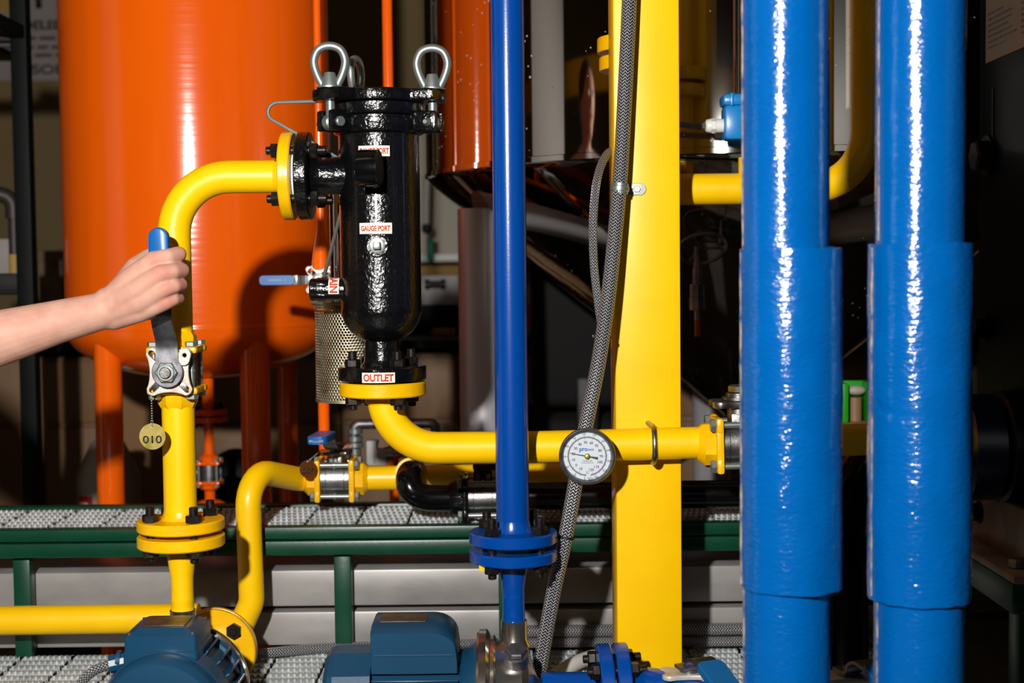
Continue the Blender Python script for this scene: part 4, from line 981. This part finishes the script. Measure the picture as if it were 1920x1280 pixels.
# ================================================================ MACHINE AT THE RIGHT EDGE
xm = .76
def Yx(px, x): return x / ((px - 960) / FPX)
yb_ = Yx(1834, xm)
t = thing('machine_cabinet', 'tall dark navy machine cabinet at the right edge with a paper notice', 'machine', (xm + .3, 1.9, .5))
zm0 = W(1870, 975, 2.15).z
G().box((xm + .3, (1.35 + yb_) / 2, (zm0 + 2.3) / 2), (.6, yb_ - 1.35, 2.3 - zm0), .004).build('cabinet', 'dark_machine', t)
G().box((xm - .001, Yx(1862, xm), W(1862, 210, 2.2).z), (.003, .0015, .085)).build('panel_joint', 'steel_dull', t)
for px, py, r in ((1836, 292, .026), (1834, 615, .018)):
    yy = Yx(px + 18, xm); z = W(px, py, yy).z
    g = G(); g.hexn((xm - .002, yy, z), (xm - .026, yy, z), r); g.cyl((xm, yy, z), (xm - .006, yy, z), r * 1.25, n=24); g.build('plug', 'black_bolt', t)
# paper notice
y0n, y1n = Yx(1848, xm), 1.99; zn = W(1848, 119, y0n).z
fn = frame((xm - .0008, (y0n + y1n) / 2, zn + .21), -X, -Y_)
ww = y0n - y1n
nb = thing('paper_notice', 'printed paper notice stuck high on the dark machine cabinet', 'notice', (xm, (y0n + y1n) / 2, zn))
lb = link('sheet', plate([rrect(ww, .42, .001, 1)], .0008, fn, .0001), 'notice', nb)
g = G(); rnd = random.Random(3)
for col in range(2):
    for r in range(44):
        if r % 9 in (7, 8) and col == 0: continue
        wl = ww * .42 * (rnd.uniform(.55, 1)); xx0 = -ww / 2 + .012 + col * ww * .5; z = -.19 + r * .0088; xw_ = xx0
        while xw_ < xx0 + wl:
            l = rnd.uniform(.004, .012); g.poly([fn @ V((a, b, .001)) for a, b in ((xw_, z), (xw_ + l, z), (xw_ + l, z + .0034), (xw_, z + .0034))]); xw_ += l + .0022
g.build('printed_lines', 'ink_grey', lb, 0, fix=False)
# round dark coupling
yc = 2.16; cz_ = W(1850, 838, yc).z
t = thing('machine_coupling', 'round dark navy coupling drum sticking out of the machine cabinet', 'coupling', (.7, yc, cz_ - .08))
G().lathe([(.05, 0), (.078, .002), (.081, .006), (.081, .05), (.07, .055)], (.735, yc, cz_), -X, 48).build('drum', 'navy', t)
G().lathe([(.06, 0), (.086, .001), (.086, .022), (.08, .026)], (xm + .002, yc, cz_), -X, 48).build('collar', 'black_bolt', t)
# base plate, angle and stand
zpl = W(1905, 1080, 1.975).z
t = thing('machine_stand', 'dark green stand with cream base plate under the machine at the right edge', 'stand', (.95, 2.1, 0))
G().box((1.03, 2.275, zpl - .006), (.66, .60, .012), .002).build('base_plate', 'cream', t)
G().box((.745, 2.275, zpl + .04), (.012, .60, .08), .002).build('angle_bracket', 'cream', t)
p = W(1895, 1050, 2.02); G().hexn((.725, 2.03, zpl), (.725, 2.03, zpl + .014), .014, X).build('plate_bolt', 'steel_dull', t)
p = W(1832, 958, 2.25); g = G(); g.hexn((.739, 2.24, zpl + .045), (.726, 2.24, zpl + .045), .014, UP); g.cyl((.74, 2.24, zpl + .045), (.737, 2.24, zpl + .045), .018, n=20); g.build('bracket_bolt', 'black_bolt', t)
G().box((.715, 2.275, zpl - .034), (.03, .59, .044), .003).build('rail', 'green', t)
G().box((1.03, 1.995, zpl - .034), (.63, .03, .044), .003).build('rail', 'green', t)
for x, y in ((.72, 1.998), (.72, 2.54), (1.33, 1.998), (1.33, 2.54)): G().box((x + .018, y, (zpl - .05) / 2), (.06, .045, zpl - .05), .004).build('leg', 'green', t)
# dark bent pipe between the wrapped pipes
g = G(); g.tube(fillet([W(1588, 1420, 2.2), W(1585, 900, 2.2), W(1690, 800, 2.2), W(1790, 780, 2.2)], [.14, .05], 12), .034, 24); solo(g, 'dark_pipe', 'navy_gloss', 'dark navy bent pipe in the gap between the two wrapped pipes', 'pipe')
# bright green container far back
c = W(1603, 752, 2.74)
t = thing('green_container', 'bright green open container glimpsed between the two wrapped pipes', 'container', c - UP * .04)
for sx in (-1, 1): G().box(c + V((sx * .027, 0, 0)), (.014, .07, .076), .003).build('side_wall', 'bright_green', t)
G().box(c + V((0, .03, 0)), (.068, .008, .076), .002).build('back_wall', 'bright_green', t)
G().cyl(c + V((0, 0, -.038)), c + V((0, 0, .008)), .013, n=20).build('core', 'wood', t)
G().sphere(c + V((0, -.008, .022)), .016, (1.2, .8, .6), 8).build('cap', 'jug', t)
g = G(); g.box((c.x, 2.76, (c.z - .038) / 2), (.16, .16, c.z - .039), .006); solo(g, 'side_table', 'wood', 'brown side table carrying the bright green container', 'table')

# ================================================================ LAB BENCH BEHIND
ztop = W(840, 636, 4.35).z; YC = 4.35
for i, x in enumerate([-2.6 + .46 * k for k in range(11)]):
    if x > 2.2: break
    lab = 'brown laminate base cabinet number %d' % i
    t = thing('base_cabinet', 'brown laminate base cabinet in the row under the black counter', 'cabinet', (x, YC + .3, 0), 'base cabinets under the counter')
    G().box((x, YC + .3, ztop / 2 - .015), (.455, .55, ztop - .06), .003).build('carcass', 'wood', t)
    G().box((x, YC + .016, ztop - .15), (.445, .02, .19), .003).build('drawer', 'wood', t)
    for s_ in (-1, 1): G().box((x + s_ * .112, YC + .016, (ztop - .26) / 2 + .03), (.219, .02, ztop - .32), .003).build('door', 'wood', t)
g = G(); g.box((-.1, YC + .31, ztop - .013), (5.3, .68, .026), .003); solo(g, 'countertop', 'counter', 'long black worktop on the row of brown cabinets', 'countertop')
g = G(); g.box((-.05, 5.54, W(840, 400, 5.5).z + .05), (1.9, .02, W(840, 330, 5.5).z - W(840, 477, 5.5).z + .25), .002); solo(g, 'wall_board', 'wall_light', 'pale board on the back wall seen right of the strainer', 'board')
zsh = W(840, 483, 5.3).z
g = G(); g.box((-.1, 5.42, zsh), (2.2, .2, .03), .003); solo(g, 'wall_shelf', 'white_plastic', 'white ledge below the pale board on the back wall', 'shelf')
g = G(); g.box((-.1, 5.53, zsh - .12), (2.6, .02, .2), .002); solo(g, 'wall_panel', 'tan', 'tan splash panel below the white ledge', 'panel')
c = W(838, 545, 4.75)
t = thing('lab_instrument', 'grey bench instrument with a black knob on the counter right of the strainer', 'instrument', V((c.x, c.y, ztop)))
zi0, zi1 = W(838, 572, 4.75).z, W(838, 515, 4.75).z
G().box((c.x - .02, 4.85, (zi0 + zi1) / 2), (.34, .2, zi1 - zi0), .008).build('housing', 'grey_equipment', t)
G().box((c.x - .02, 4.85, (zi0 + ztop) / 2), (.34, .2, zi0 - ztop), .008).build('base', 'counter', t)
kc = W(816, 533, 4.74); g = G(); g.cyl(kc - X * .028, kc + X * .028, .012, n=20); g.cyl(kc - X * .034, kc - X * .02, .0175, n=20); g.cyl(kc + X * .02, kc + X * .034, .0175, n=20); g.build('knob', 'black_flat', t)
g = G(); q = W(832, 603, 4.6); g.box((q.x, 4.6, ztop + .012), (.075, .06, .024), .006); solo(g, 'sponge', 'tan', 'tan sponge lying on the counter before the instrument', 'sponge')
g = G(); q = W(800, 390, 5.3); g.tube([W(800, 330, 5.3), W(798, 430, 5.3)], .013, 12); solo(g, 'hanging_tube', 'white_plastic', 'pale hanging tube against the back wall', 'tube')
g = G(); g.lathe([(.008, 0), (.018, .01), (.018, .03), (.01, .036)], W(800, 438, 5.28), UP, 14); solo(g, 'tube_stopper', 'black_flat', 'black stopper at the end of the pale hanging tube', 'stopper')
g = G(); g.lathe([(.008, 0), (.013, .012), (.013, .085), (.010, .09)], W(807, 490, 5.28), UP, 14); solo(g, 'green_vial', 'vial_green', 'green vial below the pale hanging tube', 'vial')
def bottle(px, base_py, Y, r, h, body, cap, label):
    p = W(px, base_py, Y); p.z = ztop
    t = thing('bottle', label, 'bottle', p)
    G().lathe([(r * .95, 0), (r, .004), (r, h * .6), (r * .8, h * .7), (r * .4, h * .82), (r * .4, h * .88)], p, UP, 24).build('body', body, t)
    G().cyl(p + UP * h * .87, p + UP * h, r * .5, n=20).build('cap', cap, t)
    G().lathe([(r * 1.01, h * .15), (r * 1.01, h * .5)], p, UP, 24).build('label_band', 'red_ink' if cap == 'blue_grip' else 'white_label', t)
bottle(1004, 600, 4.6, .045, .2, 'jug', 'blue_grip', 'clear bottle with a blue cap on the counter right of the narrow blue pipe')
bottle(1032, 600, 4.75, .035, .13, 'counter', 'black_flat', 'dark squat bottle beside the blue-capped bottle')
# chair
cx_, cy_ = W(1095, 650, 3.92).x, 3.92
t = thing('office_chair', 'black office chair pushed up in the shade under the polished cone', 'chair', (cx_, cy_, 0))
def rbox(nm, c, s, b, m='cloth_black', R_=None): G().box((0, 0, 0), s, b, MX.Translation(V(c)) @ (R_ or MX.Identity(4)), 4).build(nm, m, t)
zc0 = W(1095, 745, 3.92).z
rbox('backrest', (cx_ - .0, cy_ - .16, zc0 + .19), (.30, .07, .40), .03, R_=MX.Rotation(.12, 4, 'X') @ MX.Rotation(.0, 4, 'Y'))
rbox('seat', (cx_ + .01, cy_ + .08, zc0 - .08), (.44, .44, .08), .035)
G().box((cx_ - .0, cy_ - .17, zc0 - .04), (.06, .03, .22), .008).build('back_bracket', 'black_flat', t)
G().cyl((cx_, cy_ + .06, .1), (cx_, cy_ + .06, zc0 - .1), .028, n=20).build('gas_lift', 'black_flat', t)
for k in range(5):
    a = k * 2 * PI / 5 + .3; d = V((math.cos(a), math.sin(a), 0)); q = V((cx_, cy_ + .06, .09))
    lg = G().tube([q, q + d * .15, q + d * .29 - UP * .03], [.025, .02, .014], 10).build('leg', 'black_flat', t)
    G().lathe([(.022, -.012), (.028, -.008), (.028, .008), (.022, .012)], q + d * .29 - UP * .062, d.cross(UP), 16).build('caster', 'black_flat', lg)

# ================================================================ LEFT BACKGROUND
YRK = 3.3
px0 = W(45, 300, YRK).x
t = thing('storage_rack', 'dark green steel storage rack at the upper left edge', 'rack', (px0 - .3, YRK + .2, 0))
for x, dxb in ((px0, -.155), (px0 - .75, -.2)):
    for y in (YRK, YRK + .45): G().box((x + (dxb if y > YRK else 0), y, 1.2), (.038, .038, 2.4), .003).build('post', 'rack_green', t)
for py, h in ((65, .035), (532, .05)):
    z = W(45, py, YRK).z
    G().box((px0 - .375, YRK, z), (.75, .03, h), .003).build('shelf_beam', 'counter', t)
    G().box((px0 - .455, YRK + .225, z + .012), (.62, .44, .012), .002).build('shelf', 'counter', t)
G().box((px0, YRK - .22, W(45, 62, YRK).z), (.03, .44, .03), .002).build('side_bar', 'counter', t)
zs_ = W(45, 505, YRK).z
p = W(28, 500, YRK + .12); p.z = W(45, 532, YRK).z + .02
t = thing('pipe_offcut', 'dark upright pipe with an elbow standing on the rack shelf', 'pipe', p)
z1 = W(28, 405, YRK + .12).z
G().cyl(p, (p.x, p.y, z1), .013, n=18).build('pipe_run', 'steel_dark', t)
G().tube(fillet([(p.x, p.y, z1 - .005), (p.x, p.y, z1 + .045), (p.x - .045, p.y - .01, z1 + .055)], .03, 6), .019, 18).build('elbow', 'steel_dark', t)
G().cyl((p.x, p.y, p.z + .001), (p.x, p.y, p.z + .05), .0138, n=18).build('yellow_band', 'tan', t)
q = W(5, 490, YRK + .2); g = G(); g.box((q.x - .03, q.y, W(45, 532, YRK).z + .0185 + .045), (.16, .12, .09), .004); solo(g, 'carton', 'poster', 'pale carton on the rack shelf behind the upright pipe', 'box')
# boxes on the counter behind
for px, py0, wx, m, lab, dy in ((104, 470, .075, 'cream', 'narrow beige box on the counter left of the orange tank', 0), (125, 488, .05, 'tan', 'small yellowish box beside the narrow beige box', .1)):
    a = W(px, py0, 4.6 + dy); g = G(); g.box((a.x, 4.6 + dy, (a.z + ztop) / 2), (wx, .12, a.z - ztop), .006); solo(g, 'carton', m, lab, 'box')
zpl0 = W(205, 990, 3.41).z
q0, q1 = W(212, 900, 4.12), W(332, 900, 4.12); zc9 = W(260, 640, 4.12).z
g = G(); g.box(((q0.x + q1.x) / 2, 4.21, zc9 / 2), (q1.x - q0.x, .18, zc9), .004); solo(g, 'added_cardboard_box', 'cardboard', 'tall brown cardboard box added behind the plastic jug and orange tank to catch the flash', 'box')  # box added in front of the shadowed cabinets to give a lit tan area
# poster
pa, pb = W(-130, 150, 5.5), W(300, -240, 5.5)
t = thing('wall_poster', 'large blurred poster with dark lettering on the back wall at the top left', 'poster', V(((pa.x + pb.x) / 2, 5.545, pa.z)))
fpz = frame(((pa.x + pb.x) / 2, 5.545, (pa.z + pb.z) / 2), FRONT, X)
sh = link('sheet', plate([rrect(pb.x - pa.x, pb.z - pa.z, .01)], .004, fpz, .001), 'poster', t)
def ptext(s_, px, py, hpx, wpx, m='ink'):
    c = W(px, py, 5.54); f = frame((c.x, 5.54, c.z), FRONT, X); text('lettering', s_, m, f, sh, h=hpx * 5.54 / FPX, wd=wpx * 5.54 / FPX, bold=.03)
ptext('MODELED B', 72, 47, 17, 140); ptext('T', 72, -14, 58, 44); ptext('OSOLA', 88, 130, 18, 112, 'ink_grey')
g = G()
for py in (71, 88, 103):
    a, b = W(0, py + 4, 5.538), W(240, py - 4, 5.538); x = a.x
    while x < b.x:
        l = rnd.uniform(.03, .07); g.box((x + l / 2, 5.5395, (a.z + b.z) / 2), (l, .001, .013)); x += l + .014
g.build('small_print', 'ink_grey', sh, 0)
a = W(15, 10, 5.538); g = G(); g.sphere((a.x, 5.54, a.z), .05, (1, .03, .6), 8); g.build('yellow_motif', 'tan', sh)
# jug behind the leg
p = W(205, 960, 3.41); p.z = W(205, 990, 3.41).z
h = 0
t = thing('plastic_jug', 'translucent plastic jug standing behind the left orange tank leg', 'jug', p)
h = W(200, 808, 3.41).z - p.z
G().lathe([(.05, 0), (.072, .006), (.074, h * .5), (.070, h * .6), (.04, h * .88), (.02, h * .95), (.02, h)], p, UP, 32).build('body', 'jug', t)
G().cyl(p + UP * h, p + UP * (h + .02), .023, n=20).build('cap', 'white_plastic', t)
zl = W(175, 945, 3.38).z; q = W(166, 945, 3.38)
wrap_label(t, p, UP, V((q.x - p.x, -.06, 0)), .0742, .05, .05, 'HD', .02, .03, m='red_label', ink='white_plastic', name='label').location.z = zl - p.z
g = G(); g.box((-.88, 3.57, zpl0 / 2 - .002), (.5, .48, zpl0 - .004), .006); solo(g, 'equipment_plinth', 'counter', 'low dark plinth behind the orange tank carrying the jug', 'plinth')
c = W(443, 890, 3.62); c.z = zpl0 + .0825; g = G(); g.sphere(c, .075, (1, .9, 1.1), 12); solo(g, 'green_tank', 'rack_green', 'dim dark green rounded vessel behind the orange drain valve', 'vessel')
# ================================================================ PERSON REACHING IN FROM THE LEFT
def flesh(name, chains, voxel, m, parent=None, smooth=8, sm=.5, fn=None, squash=()):
    bm = bmesh.new()
    for ch in chains:
        ch = [(V(p), r) for p, r in ch]
        for p, r in ch: bmesh.ops.create_icosphere(bm, subdivisions=3, radius=r, matrix=MX.Translation(p))
        for (a, ra), (b, rb) in zip(ch, ch[1:]):
            f = frame(a, b - a); L = (b - a).length
            r0 = [bm.verts.new(f @ V((x, y, 0))) for x, y in circ(ra, 24)]; r1 = [bm.verts.new(f @ V((x, y, L))) for x, y in circ(rb, 24)]
            for i in range(24): bm.faces.new((r0[i], r0[(i + 1) % 24], r1[(i + 1) % 24], r1[i]))
            bm.faces.new(r0[::-1]); bm.faces.new(r1)
    for c, r, sc in squash: bmesh.ops.create_icosphere(bm, subdivisions=3, radius=r, matrix=MX.Translation(V(c)) @ MX.Diagonal((*sc, 1)))
    bmesh.ops.recalc_face_normals(bm, faces=bm.faces)
    me = bpy.data.meshes.new('tmp'); bm.to_mesh(me); bm.free()
    o = bpy.data.objects.new('tmp', me); COL.objects.link(o)
    r = o.modifiers.new('r', 'REMESH'); r.mode = 'VOXEL'; r.voxel_size = voxel
    s_ = o.modifiers.new('s', 'SMOOTH'); s_.iterations = smooth; s_.factor = sm
    me2 = bpy.data.meshes.new_from_object(o.evaluated_get(bpy.context.evaluated_depsgraph_get()))
    bpy.data.objects.remove(o); bpy.data.meshes.remove(me)
    if fn: fn(me2)
    return link(name, me2, m, parent, 180)
def K(px, py, Y): return W(px, py, Y)
YH = 1.985
finger = lambda *a: [(K(x, y, Y), r) for x, y, Y, r in a]
arm = []
wr = K(203, 580, 1.985)
elb = K(-150, 672, 1.93)
sho = V((-1.12, 1.70, 1.34))
mid = K(0, 633, 1.965); m2 = K(105, 604, 1.978)
arm.append([(wr, .0255), (m2, .0305), (mid, .0385), (K(-80, 655, 1.945), .0415), (elb, .041)])
arm.append([(K(204, 568, 1.985), .0232), (K(206, 590, 1.988), .0212)])
# palm / metacarpals
arm.append([(K(210, 568, 1.985), .0225), (K(248, 527, 1.976), .0205), (K(288, 487, 1.968), .0125)])
arm.append([(K(211, 574, 1.982), .0225), (K(256, 545, 1.966), .0190), (K(302, 513, 1.956), .0122)])
arm.append([(K(212, 582, 1.984), .0215), (K(262, 565, 1.968), .0180), (K(310, 541, 1.958), .0115)])
arm.append([(K(213, 592, 1.988), .0200), (K(262, 582, 1.976), .0165), (K(312, 566, 1.966), .0108)])
arm.append([(K(222, 586, 1.99), .0185), (K(278, 584, 1.985), .0120)])
# fingers: proximal outwards, then closing behind the lever
F1 = finger((289, 487, 1.968, .0122), (316, 481, 1.970, .0112), (335, 476, 1.985, .0109), (336, 478, 2.008, .0100), (316, 481, 2.032, .0094), (298, 482, 2.036, .0084))
F2 = finger((303, 513, 1.956, .0122), (324, 509, 1.961, .0110), (341, 507, 1.980, .0108), (342, 508, 2.005, .0103), (321, 509, 2.031, .0096), (300, 509, 2.034, .0086))
F3 = finger((311, 540, 1.958, .0112), (327, 536, 1.963, .0101), (339, 534, 1.980, .0098), (340, 534, 2.004, .0096), (320, 535, 2.031, .0090), (301, 535, 2.034, .0082))
F4 = finger((313, 566, 1.966, .0104), (325, 561, 1.970, .0092), (334, 560, 1.984, .0090), (335, 558, 2.005, .0086), (318, 559, 2.029, .0080), (303, 559, 2.032, .0073))
arm += [F1, F2, F3, F4]
arm.append(finger((232, 535, 1.992, .0165), (252, 500, 2.012, .0130), (276, 481, 2.034, .0105), (300, 470, 2.047, .0088), (316, 466, 2.050, .0078)))
# rest of the body, out of frame to the left
arm.append([(elb, .041), (elb.lerp(sho, .5), .046), (sho, .052)])
def flush(me):
    at = me.attributes.new('flush', 'FLOAT', 'POINT'); kn = [(K(302, 511, 1.945), .013), (K(313, 566, 1.955), .012), (K(290, 488, 1.955), .011), (K(340, 508, 1.975), .012), (K(335, 477, 1.98), .012), (K(338, 533, 1.975), .012), (K(334, 558, 1.98), .012), (K(310, 541, 1.948), .009)]
    for v in me.vertices:
        a = 0
        for p, r in kn: a = max(a, 1 - min(1, (v.co - p).length / (r * 1.6)))
        at.data[v.index].value = min(.45, a * .6)
    # soft tendons over the back of the hand
pz = V((-1.30, 1.86, 0))
body = [[(sho, .05), (V((-1.2, 1.80, 1.36)), .075), (V((-1.27, 1.93, 1.36)), .075), (V((-1.36, 2.04, 1.34)), .05)],
        [(V((-1.25, 1.87, 1.30)), .12), (V((-1.28, 1.87, 1.12)), .115), (V((-1.29, 1.87, .92)), .125)],
        [(V((-1.24, 1.87, 1.36)), .05), (V((-1.21, 1.87, 1.47)), .048)],
        [(V((-1.36, 2.04, 1.34)), .05), (V((-1.38, 2.07, 1.08)), .04), (V((-1.32, 2.02, .86)), .028), (V((-1.30, 2.01, .78)), .024)]]
for s_ in (-1, 1): body.append([(V((-1.29, 1.87 + s_ * .085, .88)), .085), (V((-1.27, 1.87 + s_ * .09, .48)), .055), (V((-1.30, 1.87 + s_ * .09, .1)), .04), (V((-1.22, 1.87 + s_ * .09, .05)), .035)])
t = thing('person', 'bare right forearm reaching in from the left edge, fist closed round the blue lever', 'person', (-1.29, 1.87, 0))
head_c = V((-1.18, 1.87, 1.57))
bo = flesh('body', arm, .0020, 'skin', t, 4, .5, flush)
hb = flesh('upper_body', body, .012, 'skin', t, 6, .5, None, [(head_c, .085, (1.08, .9, 1.25)), (head_c + V((.085, 0, -.005)), .018, (1, .7, 1.2)), (head_c + V((.03, 0, -.085)), .045, (1, .9, .7)), (head_c + V((0, .078, 0)), .02, (1, .4, 1.5)), (head_c + V((0, -.078, 0)), .02, (1, .4, 1.5))])
hb.name = 'torso_and_head'
for s_ in (-1, 1): G().sphere(head_c + V((.080, s_ * .03, .015)), .011, n=8).build('eye', 'white_plastic', t)
G().sphere(head_c + V((.085, 0, -.048)), .018, (.35, 1, .3), 8).build('mouth', 'red_ink', t)
flesh('hair', [[(head_c + V((-.03, 0, .03)), .096), (head_c + V((-.07, 0, -.04)), .06)]], .008, 'hair', t)
ct_ = [[(V((-1.25, 1.87, 1.32)), .145), (V((-1.28, 1.87, 1.12)), .145), (V((-1.29, 1.87, .92)), .155), (V((-1.29, 1.87, .62)), .175)], [(sho, .068), (V((-1.2, 1.80, 1.35)), .088), (V((-1.27, 1.93, 1.35)), .088), (V((-1.36, 2.04, 1.34)), .066), (V((-1.38, 2.07, 1.08)), .056), (V((-1.33, 2.03, .90)), .045)], [(sho, .068), (elb.lerp(sho, .35), .064)]]
flesh('coat', ct_, .012, 'coat', t)
flesh('trousers', [c[:3] for c in [[(p, r + .012) for p, r in ch] for ch in body[4:]]], .012, 'trousers', t)
for s_ in (-1, 1): flesh('shoe', [[(V((-1.31, 1.87 + s_ * .09, .045)), .045), (V((-1.18, 1.87 + s_ * .09, .035)), .036)]], .008, 'shoe', t)

# ================================================================ THINGS ONLY SEEN MIRRORED IN THE POLISHED TANK
g = G(); d = V((-1.0, -.0, 0)); g.box((-2.25, 2.12, 1.3), (.05, .62, 2.6), .004); solo(g, 'white_door_panel', 'coat', 'tall pale panel seen only as a reflection in the polished tank', 'panel')
g = G(); a = V((-3.3, 2.50, 1.80)); b = V((.2, -1.3, 1.80)); f = frame((a + b) / 2, (b - a), UP)
g.box((0, 0, 0), (.13, .08, (b - a).length), .004, f); solo(g, 'overhead_beam', 'yellow', 'yellow overhead beam seen only as a reflection in the polished tank', 'beam')
